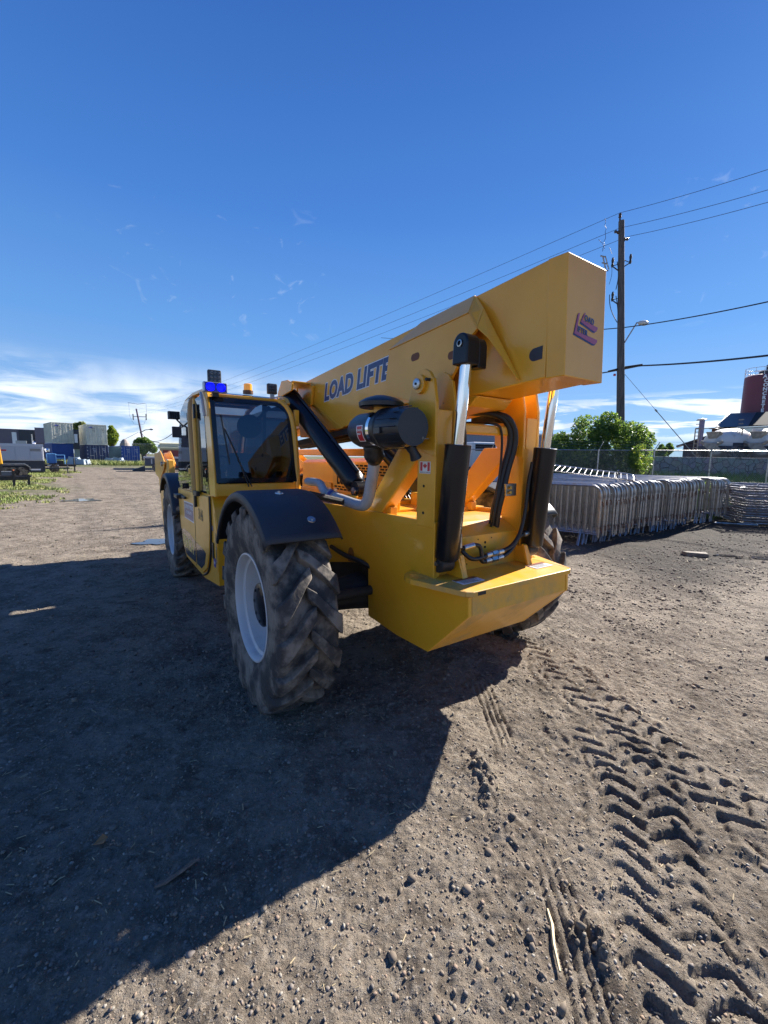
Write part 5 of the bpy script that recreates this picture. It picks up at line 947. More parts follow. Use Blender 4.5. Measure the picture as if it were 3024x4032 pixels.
base = Vector((at(2560, 1860, 18.0).x, 18.0, 0.1)); b3 = [px_blob(u, v, r, 18.0, base) for u, v, r in ((2500, 1800, 50), (2540, 1830, 42), (2500, 1860, 45), (2555, 1790, 24), (2470, 1780, 30))]
tree('leafy_bush', base, b3, 5200, 0.05, 'small yellow-green bush in front of the big bush beside the stone wall', 'bush', 8, mats=LF+LY, tr=0.05, gap=0.34)
base = Vector((9.7, 12.2, 0.0)); b3 = [[0, 0, 0.4, 0.35, 0.4, 0.45], [0.3, 0.2, 0.3, 0.3, 0.3, 0.3], [0.05, 0.3, 0.7, 0.2, 0.3, 0.3]]; tree('weed_clump', base, b3, 2600, 0.045, 'bright green weeds between the crowd barriers and the flat panel stack', 'weeds', 9, mats=LY, tr=0.02)
for k, (u, v, r, Y) in enumerate(((2598, 1772, 14, 75), (2634, 1768, 16, 78), (2612, 1785, 16, 72))):
    base = Vector((at(u, 1800, Y).x, Y, 0.5)); r = r; bb_ = [px_blob(u, v, r, Y, base), px_blob(u+8, v-14, r*0.6, Y, base), px_blob(u-12, v+14, r*0.8, Y, base)]; tree('distant_tree', base, bb_, 2500, 0.20, ['leftmost', 'rightmost', 'middle lower'][k]+' of the three small distant trees above the stone wall', 'tree', 30+k, tr=0.12)
# ---- stone wall
def wall_mat():
    m = bpy.data.materials.new('fieldstone_wall'); m.use_nodes = True; t = m.node_tree; p = t.nodes['Principled BSDF']; tcn = t.nodes.new('ShaderNodeTexCoord'); n = N(t, 'ShaderNodeTexNoise', Scale=1.5, Detail=3.0); t.links.new(tcn.outputs['Object'], n.inputs['Vector'])
    wv = MIX(t, 0.18, tcn.outputs['Object'], n.outputs['Color']); v = N(t, 'ShaderNodeTexVoronoi', Scale=3.3); v.feature = 'DISTANCE_TO_EDGE'; t.links.new(wv, v.inputs['Vector']); v2 = N(t, 'ShaderNodeTexVoronoi', Scale=3.3); t.links.new(wv, v2.inputs['Vector'])
    sc_ = MIX(t, 0.35, (0.21, 0.21, 0.215), v2.outputs['Color'], 'MULTIPLY'); n2 = N(t, 'ShaderNodeTexNoise', Scale=9.0, Detail=6.0); t.links.new(tcn.outputs['Object'], n2.inputs['Vector']); sc_ = MIX(t, RANGE(t, n2.outputs['Fac'], 0.3, 0.7, 0.0, 0.5), sc_, (0.30, 0.295, 0.29))
    e_ = RANGE(t, v.outputs['Distance'], 0.015, 0.05); t.links.new(MIX(t, e_, (0.07, 0.068, 0.065), sc_), p.inputs['Base Color']); p.inputs['Roughness'].default_value = 0.9
    b = N(t, 'ShaderNodeBump', Strength=0.8, Distance=0.08); t.links.new(e_, b.inputs['Height']); t.links.new(b.outputs[0], p.inputs['Normal']); return m
wA, wB = at(2540, 1797, 26.6), at(3130, 1805, 25.6); d = (wB-wA); d.normalize(); b = B(); p0 = wA-d*9.0; p1 = wB+d*12
b.loft([(p0.x, p0.y, -0.3), (p1.x, p1.y, -0.3), (p1.x, p1.y+0.5, -0.3), (p0.x, p0.y+0.5, -0.3)], [(p0.x, p0.y, wA.z), (p1.x, p1.y, wB.z), (p1.x, p1.y+0.5, wB.z), (p0.x, p0.y+0.5, wA.z)]); tag(b.build('stone_wall', wall_mat(), bevel=0.03), 'grey fieldstone retaining wall in front of the mixer trucks', 'wall')
b = B(); b.loft([(p0.x, p0.y+0.5, wA.z-0.3), (p1.x+60, p1.y+0.5, wA.z-0.3), (p1.x+90, 90, wA.z-0.3), (p0.x+10, 90, wA.z-0.3)], [(p0.x, p0.y+0.5, wA.z-0.12), (p1.x+60, p1.y+0.5, wA.z-0.12), (p1.x+90, 90, wA.z-0.12), (p0.x+10, 90, wA.z-0.12)]); tag(b.build('raised_yard', mat('yard_gravel', (0.20, 0.18, 0.16), rough=0.9)), kind='structure')
# ---- dark industrial building, silo, chimneys
DKW = mat('dark_metal_cladding', (0.040, 0.045, 0.055), rough=0.6); ROOF = mat('dark_grey_roof', (0.06, 0.065, 0.075), rough=0.5); LROOF = mat('translucent_roof_sheet', (0.035, 0.037, 0.038), rough=0.9, spec=0.1)
zf = wA.z-0.1; bp_ = Plane(2822, 1680, 44.0, -36, zf); t = empty('concrete_plant_building', bp_.loc, bp_.a); q = lambda u, v, Y: at(u, v, Y)
ez = bp_.Z(2822, 1680); rp2 = Plane(2866, 1628, 48.0, -36, zf); rz_ = rp2.Z(2866, 1628); rv = Vector((rp2.loc[0]-bp_.loc[0], rp2.loc[1]-bp_.loc[1], 0)); rX, rY = rv.dot(bp_.d), rv.dot(bp_.n); lx0 = bp_.X(2834, 1690)
b = B(); b.box(lx0, 26, 0, 12, 0, ez-0.05); b.build('wall', DKW, t)
b = B(); E_ = [(-0.1, -0.5), (26.5, -0.5), (26.5, 12.5), (-0.1, 12.5)]; Rg = [(rX, rY), (26.5, rY), (26.5, rY), (rX, rY+3)]; b.loft([(x, y, ez-0.08) for x, y in E_], [(x, y, rz_) for x, y in Rg]); rf = b.build('roof', ROOF, t)
xs_ = bp_.X(2946, 1665); b = B(); nrm_ = 0.05; f_ = lambda x, fr: (x+(rX*fr*0.4), -0.5+(rY+0.5)*fr, ez-0.08+(rz_-ez+0.08)*fr)
lo_q = [f_(xs_, 0.03), f_(xs_+1.9, 0.03), f_(xs_+2.3, 0.97), f_(xs_+0.6, 0.97)]; b.loft([(x, y-0.03, z+0.03) for x, y, z in lo_q], [(x, y-0.05, z+0.06) for x, y, z in lo_q]); b.build('roof_light', LROOF, rf)
b = B(); w1 = bp_.X(2915, 1709); z1 = bp_.Z(2920, 1709); b.box(w1, w1+0.3, -0.06, 0.0, z1-0.06, z1+0.06); b.build('wall_lamp', WHT, t)
lp = Plane(2662, 1757, 42.5, -36, zf); lv = Vector((lp.loc[0]-bp_.loc[0], lp.loc[1]-bp_.loc[1], 0)); ax_, ay_ = lv.dot(bp_.d), lv.dot(bp_.n); az_ = lp.Z(2662, 1757); bz_ = lp.Z(2770, 1722); bxw = lp.X(2770, 1722)+ax_; sl_ = (bz_-az_)/(bxw-ax_); zz_ = lambda x: az_+(x-ax_)*sl_
b = B(); b.prism([(ax_+0.6, 0), (ax_+0.6, zz_(ax_+0.6)-0.05), (lx0-0.01, zz_(lx0)-0.05), (lx0-0.01, 0)], ay_, ay_+4.0); b.build('lean_to_wall', mat('brown_cladding', (0.055, 0.035, 0.04), rough=0.7), t)
b = B(); b.prism([(ax_, zz_(ax_)-0.05), (ax_, zz_(ax_)+0.05), (lx0-0.01, zz_(lx0)+0.05), (lx0-0.01, zz_(lx0)-0.05)], ay_-0.3, ay_+4.3); b.build('lean_to_roof', ROOF, t)
tag(t, 'dark concrete-plant building with a hipped grey roof behind the mixer trucks', 'building')
c0 = q(2766, 1648, 41); t = empty('chimney_stack', (c0.x, 41, zf)); b = B(); b.tube([(0, 0, 0), (0, 0, c0.z-zf-0.15)], 0.22, 14); b.build('flue', mat('violet_grey_metal', (0.16, 0.13, 0.20), rough=0.35, metal=0.5), t); b = B(); b.lathe([(0, 0.42), (0.03, 0.42), (0.14, 0.05)], (0, 0, c0.z-zf-0.1), (0, 0, 1), 18); b.tube([(0, 0, c0.z-zf-0.2), (0, 0, c0.z-zf)], 0.03, 6); b.build('rain_hat', GALVO, t); tag(t, 'tall thin chimney stack with a flat rain hat left of the dark building', 'chimney')
c0 = q(2818, 1685, 41); t = empty('roof_vent', (c0.x, 41.2, zf)); b = B(); b.tube([(0, 0, 0), (0, 0, c0.z-zf-0.1)], 0.16, 12); b.lathe([(0, 0.22), (0.1, 0.22), (0.1, 0.16)], (0, 0, c0.z-zf-0.45), (0, 0, 1), 14); b.build('duct', RUST, t); b = B(); b.lathe([(0, 0.40), (0.02, 0.40), (0.10, 0.05)], (0, 0, c0.z-zf-0.08), (0, 0, 1), 16); b.build('rain_hat', GALVO, t); tag(t, 'short vent pipe with a wide hat in front of the dark building gable', 'vent')
s0, s1 = q(2947, 1478, 50), q(3030, 1478, 50); R_ = 1.45; sx = s0.x+R_; t = empty('cement_silo', (sx, 50, zf)); zt_ = s0.z-zf; b = B(); b.lathe([(1.5, R_), (zt_-0.2, R_), (zt_, R_-0.25)], (0, 0, 0), (0, 0, 1), 40); b.lathe([(0.3, 0.3), (1.5, R_)], (0, 0, 0), (0, 0, 1), 30); b.build('silo_shell', mat('maroon_paint', (0.14, 0.022, 0.040), rough=0.45), t, smooth=True)
b = B()
for z_ in (0.35, 0.75): b.tube([(R_*math.cos(2*math.pi*k/28), R_*math.sin(2*math.pi*k/28), zt_+z_) for k in range(29)], 0.03, 5, cap=False)
for k in range(12): a = 2*math.pi*k/12; b.tube([(R_*math.cos(a), R_*math.sin(a), zt_-0.1), (R_*math.cos(a), R_*math.sin(a), zt_+0.75)], 0.025, 5)
b.build('guard_rail', WHT, t); b = B(); b.tube([(R_*0.6, 0, zt_-0.2), (R_*0.6, 0, zt_+1.2)], 0.28, 12); b.box(0.0, 0.5, -0.3, 0.3, zt_-0.1, zt_+0.5); b.build('top_filter', DKW, t)
for k, ch in enumerate(('A1', 'C', 'O', 'N', 'C', 'R', 'E', 'T', 'E')):
    zc = q(2990, 1480+k*16.8, 48.6).z-zf; a0 = rad(-118) if k == 0 else rad(-112); px_, py_ = R_*1.015*math.cos(rad(-112)), R_*1.015*math.sin(rad(-112)); ux_ = Vector((math.cos(rad(-22)), math.sin(rad(-22)), 0))
    p_ = Vector((px_, py_, zc-0.2)); text('lettering', ch, WHT, p_+Vector((math.cos(rad(-112)), math.sin(rad(-112)), 0))*0.06, ux_, (0, 0, 1), 0.52, t, off=0.02, ext=0.05, align='CENTER')
tag(t, 'maroon cement silo with white vertical lettering and a railed top', 'silo')
# ---- concrete mixer trucks
DW = mat('dirty_white_drum', (0.58, 0.56, 0.52), rough=0.5, color2=(0.30, 0.25, 0.20), vscale=1.2, vlo=0.5, vhi=0.75); TAN = mat('mud_stained_tan', (0.40, 0.34, 0.25), rough=0.7, var=0.4, vscale=3)
def mixer(u, Y, label, first):
    p = at(u, 1752, Y); t = empty('mixer_truck', (p.x, Y, zf), rad(-66)); zc = p.z-zf
    b = B(); b.lathe([(-2.1, 0.45), (-1.9, 0.62), (-0.9, 1.12), (0.2, 1.32), (1.3, 1.20), (2.0, 0.80), (2.2, 0.35)], (0, 0, zc), (0.05*0+0, 1, 0.0) if False else (0.12, 0.97, -0.10), 36); dr = b.build('drum', DW, t, smooth=True)
    b = B(); b.lathe([(0, 1.325), (0.10, 1.325)], Vector((0, 0, zc))+Vector((0.12, 0.97, -0.10)).normalized()*0.45, (0.12, 0.97, -0.10), 36, cap=False); b.build('drum_stripe', REDV, dr)
    b = B(); b.loft([(-0.55, -2.1, zc+0.95), (0.45, -2.1, zc+0.95), (0.22, -2.1, zc+0.42), (-0.32, -2.1, zc+0.42)], [(-0.4, -1.6, zc+0.85), (0.4, -1.6, zc+0.85), (0.2, -1.7, zc+0.45), (-0.2, -1.7, zc+0.45)]); b.tube([(-0.75, -2.2, zc+0.2), (0, -2.35, zc-0.25), (0.75, -2.2, zc+0.2)], 0.12, 8); b.loft([(-0.35, -2.5, zc+0.1), (0.35, -2.5, zc+0.1), (0.25, -2.6, zc-0.2), (-0.25, -2.6, zc-0.2)], [(0.5, -2.6, zc-0.6), (1.0, -2.6, zc-0.5), (0.9, -2.7, zc-0.75), (0.5, -2.7, zc-0.8)]); b.build('hopper', TAN, t, bevel=0.02)
    b = B()
    for x in (-1.25, -0.95): b.tube([(x, -2.2, 0.4), (x, -2.2, zc+1.25)], 0.04, 6)
    for k in range(9): b.tube([(-1.25, -2.2, 0.6+k*0.3), (-0.95, -2.2, 0.6+k*0.3)], 0.03, 5)
    b.tube([(-1.25, -2.2, zc+1.2), (0.7, -2.3, zc+1.2)], 0.03, 5); b.build('ladder', TAN, t)
    b = B(); b.box(-0.95, 0.95, -2.2, 4.6, 0.75, 1.0); b.box(-1.2, -0.9, -1.2, 0.2, 0.9, 1.25); b.box(0.9, 1.2, -1.2, 0.2, 0.9, 1.25); b.build('truck_frame', DKW, t)
    b = B(); b.box(-1.15, 1.15, 3.0, 5.0, 0.9, 2.7); b.box(-0.95, 0.95, 5.0, 6.0, 0.9, 1.8); b.build('truck_cab', mat('pale_green_cab', (0.45, 0.55, 0.50), rough=0.4), t, bevel=0.08); b = B(); b.tube([(1.35, 0.9, 0.8), (1.35, 0.9, 2.35)], 0.33, 16); b.build('water_tank', DW, t, smooth=True)
    for y in (-1.4, -0.2, 4.2):
        for x in (-1.05, 1.05): b = B(); b.lathe([(-0.18, 0.3), (-0.16, 0.5), (0.16, 0.5), (0.18, 0.3)], (x, y, 0.5), (1, 0, 0), 20); b.build('wheel', TYR, t)
    tag(t, label, 'mixer truck'); return t
mixer(2868, 33, 'dirty white concrete mixer truck seen from behind above the stone wall, left of the two', True); mixer(3040, 32, 'dirty white concrete mixer truck cut off by the right edge of the view', False)
# ---- utility pole with street lamp and lines
POLE = mat('weathered_wood_pole', (0.12, 0.11, 0.105), rough=0.9, var=0.45, vscale=3, stretch=(6, 6, 0.4), bump=0.3, bscale=12)
pt, pb_ = at(2447, 870, 25), at(2443, 1700, 25); dd = (pt-pb_); top = pt; k_ = (0-pt.z)/dd.z; foot = pt+dd*k_
t = empty('utility_pole', foot); P = lambda z: (top-foot)*(z/top.z)
b = B(); b.tube([P(-0.3), P(top.z)], [0.25, 0.150], 16); b.build('pole', POLE, t, smooth=True)
b = B(); b.box(-0.05, 0.03, -0.05, 0.05, 0, 0.0) if False else None; b.tube([P(top.z)+Vector((-0.08, 0, -0.3)), P(top.z)+Vector((-0.10, 0, 0.35))], 0.05, 8); b.lathe([(0, 0.05), (0.05, 0.09), (0.12, 0.05), (0.17, 0.09), (0.25, 0.04)], P(top.z)+Vector((-0.10, 0, 0.15)), (0, 0, 1), 12)
b.lathe([(0, 0.05), (0.08, 0.10), (0.16, 0.05), (0.24, 0.09), (0.3, 0.04)], P(top.z-0.95)+Vector((0.1, 0, 0)), (1, 0, 0.1), 12); b.lathe([(0, 0.05), (0.08, 0.10), (0.16, 0.05), (0.24, 0.09), (0.3, 0.04)], P(top.z-0.6)+Vector((-0.1, 0, 0)), (-1, 0, 0.2), 12); b.build('insulator', mat('brown_porcelain', (0.05, 0.035, 0.035), rough=0.3), t, smooth=True)
for (dz, sx_) in ((2.35, -1), (2.15, 1), (4.15, -1)):
    b = B(); q0 = P(top.z-dz); b.tube([q0+Vector((sx_*0.1, 0, -0.25)), q0+Vector((sx_*0.5, 0, 0))], 0.03, 6); b.tube([q0+Vector((sx_*0.1, 0, 0.15)), q0+Vector((sx_*0.5, 0, 0))], 0.02, 6); b.lathe([(0, 0.05), (0.1, 0.075), (0.2, 0.05), (0.35, 0.075), (0.5, 0.04)], q0+Vector((sx_*0.5, 0, -0.05)), (0, 0, 1), 10); b.build('cutout_bracket', GREA, t)
b = B(); q0 = P(top.z-2.2)+Vector((-0.95, 0, 0)); b.tube([q0+Vector((-0.12, 0, 0.38)), q0+Vector((0.12, 0, -0.38))], 0.035, 6); b.tube([q0+Vector((0.02, 0, 0.38)), q0+Vector((0.28, 0, -0.32))], 0.03, 6)
for zz in (0.36, 0.0, -0.36): b.tube([q0+Vector((-0.14-zz*0.3, 0, zz+0.03)), q0+Vector((0.14-zz*0.3, 0, zz-0.03))], 0.035, 6)
b.build('fuse_switch', GALVO, t)
b = B()
for k, (a1, a2, sg) in enumerate(((at(2382, 860, 25), at(2372, 990, 25), 0.10), (at(2356, 943, 25), at(2378, 985, 25), 0.12), (at(2400, 975, 25), at(2410, 1000, 25), 0.0), (at(2408, 1040, 25), at(2398, 1120, 25), 0.08), (at(2400, 1160, 25), at(2430, 1270, 25), -0.15), (at(2425, 1165, 25), at(2432, 1270, 25), 0.05), (at(2430, 1030, 25), at(2425, 1140, 25), 0.10))):
    pts = [a1.lerp(a2, f)+Vector((sg*math.sin(f*math.pi)+(0.04*math.sin(f*25) if k < 2 else 0), 0, 0))-foot for f in [i/10 for i in range(11)]]; b.tube(pts, 0.012 if k < 4 else 0.022, 5)
b.build('jumper_cable', RUBH, t)
b = B(); la, lb = at(2457, 1352, 25)-foot, at(2508, 1270, 24.6)-foot; lc = at(2530, 1266, 24.5)-foot; b.tube([la, lb, lc], 0.035, 8); lmp = b.build('lamp_arm', GALVO, t); b = B(); ld_ = at(2533, 1272, 24.5)-foot; b.lathe([(-0.28, 0.05), (-0.2, 0.11), (0.05, 0.15), (0.22, 0.10), (0.27, 0.03)], ld_, (1, -0.1, -0.05), 14); b.build('lamp_head', mat('pale_lamp_head', (0.55, 0.55, 0.53), rough=0.4), lmp, smooth=True)
b = B(); g0 = at(2457, 1470, 25)-foot; g1 = at(2720, 1775, 24)-foot; b.tube([g0, g0.lerp(g1, 0.5)], 0.012, 5); b.tube([g0.lerp(g1, 0.5), g1+(g1-g0)*0.06], 0.022, 6); b.tube([g0.lerp(g1, 0.47), g0.lerp(g1, 0.5)], 0.045, 6); b.build('guy_wire', GALVO, t)
b = B(); b.box(-0.1, 0.1, -0.12, -0.05, 0, 0) if False else None; q1 = at(2395, 1463, 25)-foot; q2 = at(2455, 1448, 25)-foot; b.tube([q1, q2], 0.06, 8); b.tube([at(2460, 1447, 25)-foot, at(2530, 1437, 24.6)-foot], 0.07, 8); b.build('splice_case', RUBH, t); b = B(); q3 = at(2420, 1476, 25)-foot; b.box(q3.x-0.06, q3.x+0.06, q3.y-0.03, q3.y+0.03, q3.z-0.06, q3.z+0.06); b.build('marker_tag', REDV, t)
tag(t, 'tall weathered utility pole with a street lamp standing behind the green bush', 'utility pole')
CAB_ = mat('overhead_cable', (0.035, 0.035, 0.045), rough=0.6)
def wire(pts, r, label, sag=0.0):
    bb_ = B(); pp = []
    for a, c in zip(pts[:-1], pts[1:]):
        n = 16
        for k in range(n): f = k/n; pp.append(a.lerp(c, f)+Vector((0, 0, -sag*4*f*(1-f)*(c-a).length/100)))
    pp.append(pts[-1]); bb_.tube(pp, r, 5); o = bb_.build('power_line', CAB_, smooth=True); tag(o, label, 'power line'); return o
p2 = at(537, 1618, 118)
for k, (uv, zoff, rgt, nm) in enumerate((((2441, 838), 0.0, (3040, 662), 'topmost'), ((2440, 898), -0.7, (3040, 743), 'second highest'), ((2470, 932), -1.0, (3040, 792), 'third highest'))):
    a = at(*uv, 25); c = at(*rgt, 18.6); c2 = c+(c-a)*0.8; wire([Vector((p2.x+(k-1)*1.2, p2.y, p2.z+zoff)), a, c, c2], 0.011, nm+' of the three thin bare lines crossing the sky from the tall pole', 0.9)
a0, a1 = at(2460, 1283, 25), at(3040, 1185, 17.5); wire([at(1500, 1330, 60), at(2455, 1290, 25), a1, a1+(a1-a0)*0.7], 0.028, 'twisted service cable leaving the pole beside the street lamp', 1.0)
a0, a1 = at(2520, 1440, 24.8), at(3040, 1398, 17.0); wire([at(2300, 1478, 31), a0, a1, a1+(a1-a0)*0.7], 0.042, 'thick black telephone cable leaving the pole at the right', 0.8)
# ---- second pole far left
t = empty('utility_pole', (p2.x+2.0, p2.y, 0)); b = B(); b.tube([(0, 0, 0), (-2.0, 0, p2.z+0.6)], [0.30, 0.20], 10); b.build('pole', mat('violet_weathered_pole', (0.09, 0.06, 0.10), rough=0.8), t)
b = B(); zz = at(520, 1658, 118).z; b.tube([(-4.2, 0, zz+5.0), (-1.6, 0, zz+4.6)], 0.045, 5); b.tube([(-1.6, 0, zz+4.6), (0.6, 0, zz+4.9)], 0.045, 5)
for x_ in (-4.0, 0.8): b.tube([(x_+(-0.0), 0, zz+4.9), (x_, 0, zz+1.5), (-1.4+(x_+1.4)*0.6, 0, zz-0.8), (-1.3, 0, zz-1.0)], 0.028, 4); b.tube([(x_*0.75, 0, zz+2.0), (x_*0.75, 0, zz+0.3)], 0.13, 6)
b.tube([(-2.8, 0, zz+1.2), (0.4, 0, zz+1.2)], 0.09, 5); b.build('cross_arm', GREA, t)
la, lb, lc = [Vector(at(*q_, 118))-Vector((p2.x+2.0, p2.y, 0)) for q_ in ((550, 1705), (572, 1693), (595, 1691))]; b = B(); b.tube([la, lb, lc], 0.12, 6); b.lathe([(-0.5, 0.1), (0, 0.28), (0.6, 0.1)], lc, (1, 0, -0.05), 8); b.build('street_lamp', GALVO, t); tag(t, 'distant utility pole with a curved street lamp above the green tree', 'utility pole')
wire([at(552, 1697, 117), at(690, 1698, 60)], 0.05, 'drooping cable between the distant pole and the cab', 3.0)
wire([at(545, 1702, 117), at(470, 1740, 125)], 0.05, 'cable descending left from the distant pole'); wire([at(552, 1724, 117), at(700, 1745, 60)], 0.06, 'thick cable running right from the distant pole towards the shed', 0.6)
# ---- small grey industrial building, green bin, truck seen through the towers
g0, g1 = at(1740, 1708, 46), at(2060, 1722, 46); b = B(); t = empty('grey_shed', ((g0.x+g1.x)/2, 46, 0)); hw_ = (g1.x-g0.x)/2+5; b.box(-hw_, hw_, 0, 10, 0, g0.z); b.build('wall', mat('blue_grey_corrugated_wall', (0.20, 0.24, 0.31), rough=0.5), t)
b = B()
for k in range(60): x_ = -hw_+2*hw_*k/60; b.box(x_, x_+0.12, -0.05, 0, 0, g0.z-0.1)
b.build('wall_rib', MATS['blue_grey_corrugated_wall'], t); b = B(); b.box(-hw_-0.2, hw_+0.2, -0.3, 10.2, g0.z, g0.z+0.15); b.build('roof', WHT, t); tag(t, 'blue-grey corrugated shed seen through the boom tower', 'building')
gg = at(1960, 1866, 14.2); t = empty('green_bin', (gg.x, 14.2, 0.0)); b = B(); b.box(-0.7, 0.7, -0.4, 0.5, 0.15, gg.z+0.18); b.build('bin_body', mat('teal_green_paint', (0.01, 0.17, 0.13), rough=0.5), t, bevel=0.02); b = B(); b.box(-0.75, 0.75, -0.45, 0.55, gg.z+0.18, gg.z+0.27); b.build('lid', mat('light_teal_paint', (0.08, 0.35, 0.30), rough=0.5), t); b = B(); b.box(-0.5, -0.2, -0.408, -0.402, gg.z-0.15, gg.z+0.1); b.build('bin_sign', GRYP, t); tag(t, 'green waste bin seen through the boom tower beyond the barriers', 'bin')
gg = at(1880, 1765, 30); t = empty('parked_truck', (gg.x, 30, 0), rad(20)); b = B(); b.box(-1.0, 1.0, -1.0, 1.0, 0.7, gg.z+0.4); b.build('truck_cab', mat('white_truck_paint', (0.6, 0.62, 0.62), rough=0.4), t, bevel=0.12); b = B(); b.box(-0.8, 0.8, -1.02, -0.98, gg.z-0.2, gg.z+0.25); b.build('window', DRK, t); b = B(); b.box(-4.5, -1.0, -1.1, 1.1, 0.7, 1.0); b.box(-4.4, -1.3, -1.0, -0.9, 1.0, 1.9)
for k in range(5): b.tube([(-4.2+k*0.6, -0.8, 1.0), (-3.8+k*0.6, -0.8, 2.1)], 0.06, 5)
b.build('truck_bed', GREA, t); 
for x_ in (-3.5, 0.2):
    b = B(); b.lathe([(-0.15, 0.45), (0.15, 0.45)], (x_, -1.0, 0.45), (0, 1, 0), 16); b.build('wheel', TYR, t)
tag(t, 'white truck with a loaded bed seen through the boom tower', 'truck')
# ================================================================== LEFT BACKGROUND
def cont_mat(name, c, c2): return mat(name, c, rough=0.55, color2=c2, vscale=0.9, vlo=0.4, vhi=0.8)
CB = cont_mat('blue_container_paint', (0.020, 0.075, 0.30), (0.012, 0.045, 0.20)); ROD = mat('grey_lock_rod', (0.40, 0.41, 0.43), rough=0.5); CBD = cont_mat('dark_blue_container_paint', (0.03, 0.045, 0.12), (0.02, 0.03, 0.08)); CWH = cont_mat('off_white_container_paint', (0.60, 0.59, 0.50), (0.46, 0.45, 0.38)); CTE = cont_mat('teal_container_paint', (0.05, 0.14, 0.20), (0.04, 0.10, 0.14))
def container(name, P0, P1, depth, H, z0, m, label, doors=True, rod=ROD, corr=False, logo_=False, side=None):
    """P0,P1 = bottom left/right of the end that faces the camera"""
    d = Vector((P1[0]-P0[0], P1[1]-P0[1], 0)); Wd = d.length; t = empty(name, (P0[0], P0[1], z0), math.atan2(d.y, d.x))
    b = B(); b.box(0.06, Wd-0.06, 0.06, depth-0.06, 0.12, H-0.06); body = b.build('container_body', side or m, t)
    n = int(depth/0.28)
    for xa, xb in ((0.02, 0.0595), (Wd-0.0595, Wd-0.02)):
        b = B()
        for k in range(n): y = 0.3+(depth-0.6)*k/n; b.box(xa, xb, y, y+0.14, 0.15, H-0.1)
        b.build('side_corrugation', side or m, t)
    b = B(); 
    for x_ in (0, Wd-0.12): b.box(x_, x_+0.12, 0, 0.12, 0, H); b.box(x_, x_+0.12, depth-0.12, depth, 0, H)
    b.box(0.12, Wd-0.12, 0, 0.1, 0, 0.14); b.box(0.12, Wd-0.12, 0, 0.1, H-0.13, H); b.box(0, 0.08, 0.12, depth-0.12, H-0.1, H); b.box(Wd-0.08, Wd, 0.12, depth-0.12, H-0.1, H); b.box(0, 0.08, 0.12, depth-0.12, 0, 0.14); b.box(Wd-0.08, Wd, 0.12, depth-0.12, 0, 0.14); b.build('corner_frame', m, t, bevel=0.01)
    if doors:
        for sx_ in (0.13, Wd/2+0.01):
            b = B(); b.box(sx_, sx_+Wd/2-0.14, 0.02, 0.058, 0.16, H-0.15); dr = b.build('door', m, t)
            b = B()
            for q_ in ((0.25, 0.6, 0.85) if sx_ < 1 else (0.18, 0.45, 0.8)): b.tube([(sx_+(Wd/2-0.14)*q_, -0.01, 0.10), (sx_+(Wd/2-0.14)*q_, -0.01, H-0.10)], 0.016, 5)
            b.box(sx_+0.2, sx_+0.7, -0.03, 0.0, H*0.42, H*0.42+0.05); b.build('lock_rod', rod, dr)
            b = B()
            for j in range(3): b.box(sx_+0.55+0.1*j, sx_+0.95, 0.012, 0.0195, H*0.78-j*0.22, H*0.78-j*0.22+0.07)
            b.build('marking', GRV if m is CWH else mat('pale_marking', (0.35, 0.40, 0.50), rough=0.5), dr)
        if logo_: b = B(); b.prism([(0.30, H-0.50), (0.42, H-0.36), (0.72, H-0.34), (0.78, H-0.45), (0.95, H-0.42), (0.8, H-0.52)], -0.012, 0.0185); b.build('blue_mark', BLV, t)
        b = B()
        for k in range(5): b.box(0.02, 0.13, -0.02, 0.0, 0.3+(H-0.7)*k/4, 0.42+(H-0.7)*k/4)
        b.build('hinge', rod, t)
    elif corr:
        b = B(); n = 9
        for k in range(n): b.box(0.13, Wd-0.13, 0.0, 0.058, 0.22+(H-0.45)*k/n, 0.22+(H-0.45)*k/n+0.12)
        b.build('end_corrugation', m, t)
    tag(t, label, 'shipping container'); return t
def cpx(ul, ur, vb, vt, Yl, Yr, depth, **k):
    A, Bq = at(ul, vb, Yl), at(ur, vb, Yr); H = at(ul, vt, Yl).z-A.z; return (A.x, Yl), (Bq.x, Yr), H, A.z
C6 = lambda x, y: (x*0.4219, 1600+y*0.4219)
def place_c(name, xl, xr, vt, vb, Yl, Yr, m, label, depth=6.0, zb=None, **k):
    A = at(*C6(xl, vb), Yl); Bq = at(*C6(xr, vb), Yr); T = at(*C6(xl, vt), Yl); z0 = A.z if zb is None else zb; return container(name, (A.x, A.y), (Bq.x, Bq.y), depth, T.z-z0, z0, m, label, **k), T.z
def pc(xl, xr, vt, vb, Y, al, m, label, depth=6.0, z0=-0.05, side=None, **k):
    pl_ = Plane(*C6(xl, vb), Y, al); w = pl_.X(*C6(xr, vb)); zt_ = pl_.Z(*C6(xl, vt)); d = pl_.d
    container('shipping_container', (pl_.o.x, pl_.o.y), (pl_.o.x+d.x*w, pl_.o.y+d.y*w), depth, zt_-z0, z0, m, label, side=side, **k); return zt_
zA = pc(497, 697, 343, 527, 60, 47, CB, 'blue corrugated shipping container under the left white one', doors=False, corr=True)
pc(490, 693, 146, 340, 60, 47, CWH, 'off-white shipping container stacked on the left blue one', z0=zA+0.01, logo_=True)
zA = pc(820, 1020, 358, 527, 61, 44, CBD, 'dark navy shipping container under the right white one')
pc(812, 1005, 166, 352, 61, 44, CWH, 'off-white shipping container stacked on the dark navy one', z0=zA+0.01, logo_=True)
pc(1140, 1310, 368, 532, 63, 41, CB, 'single blue shipping container with faded teal side right of the stacks', depth=12.0, side=CTE)
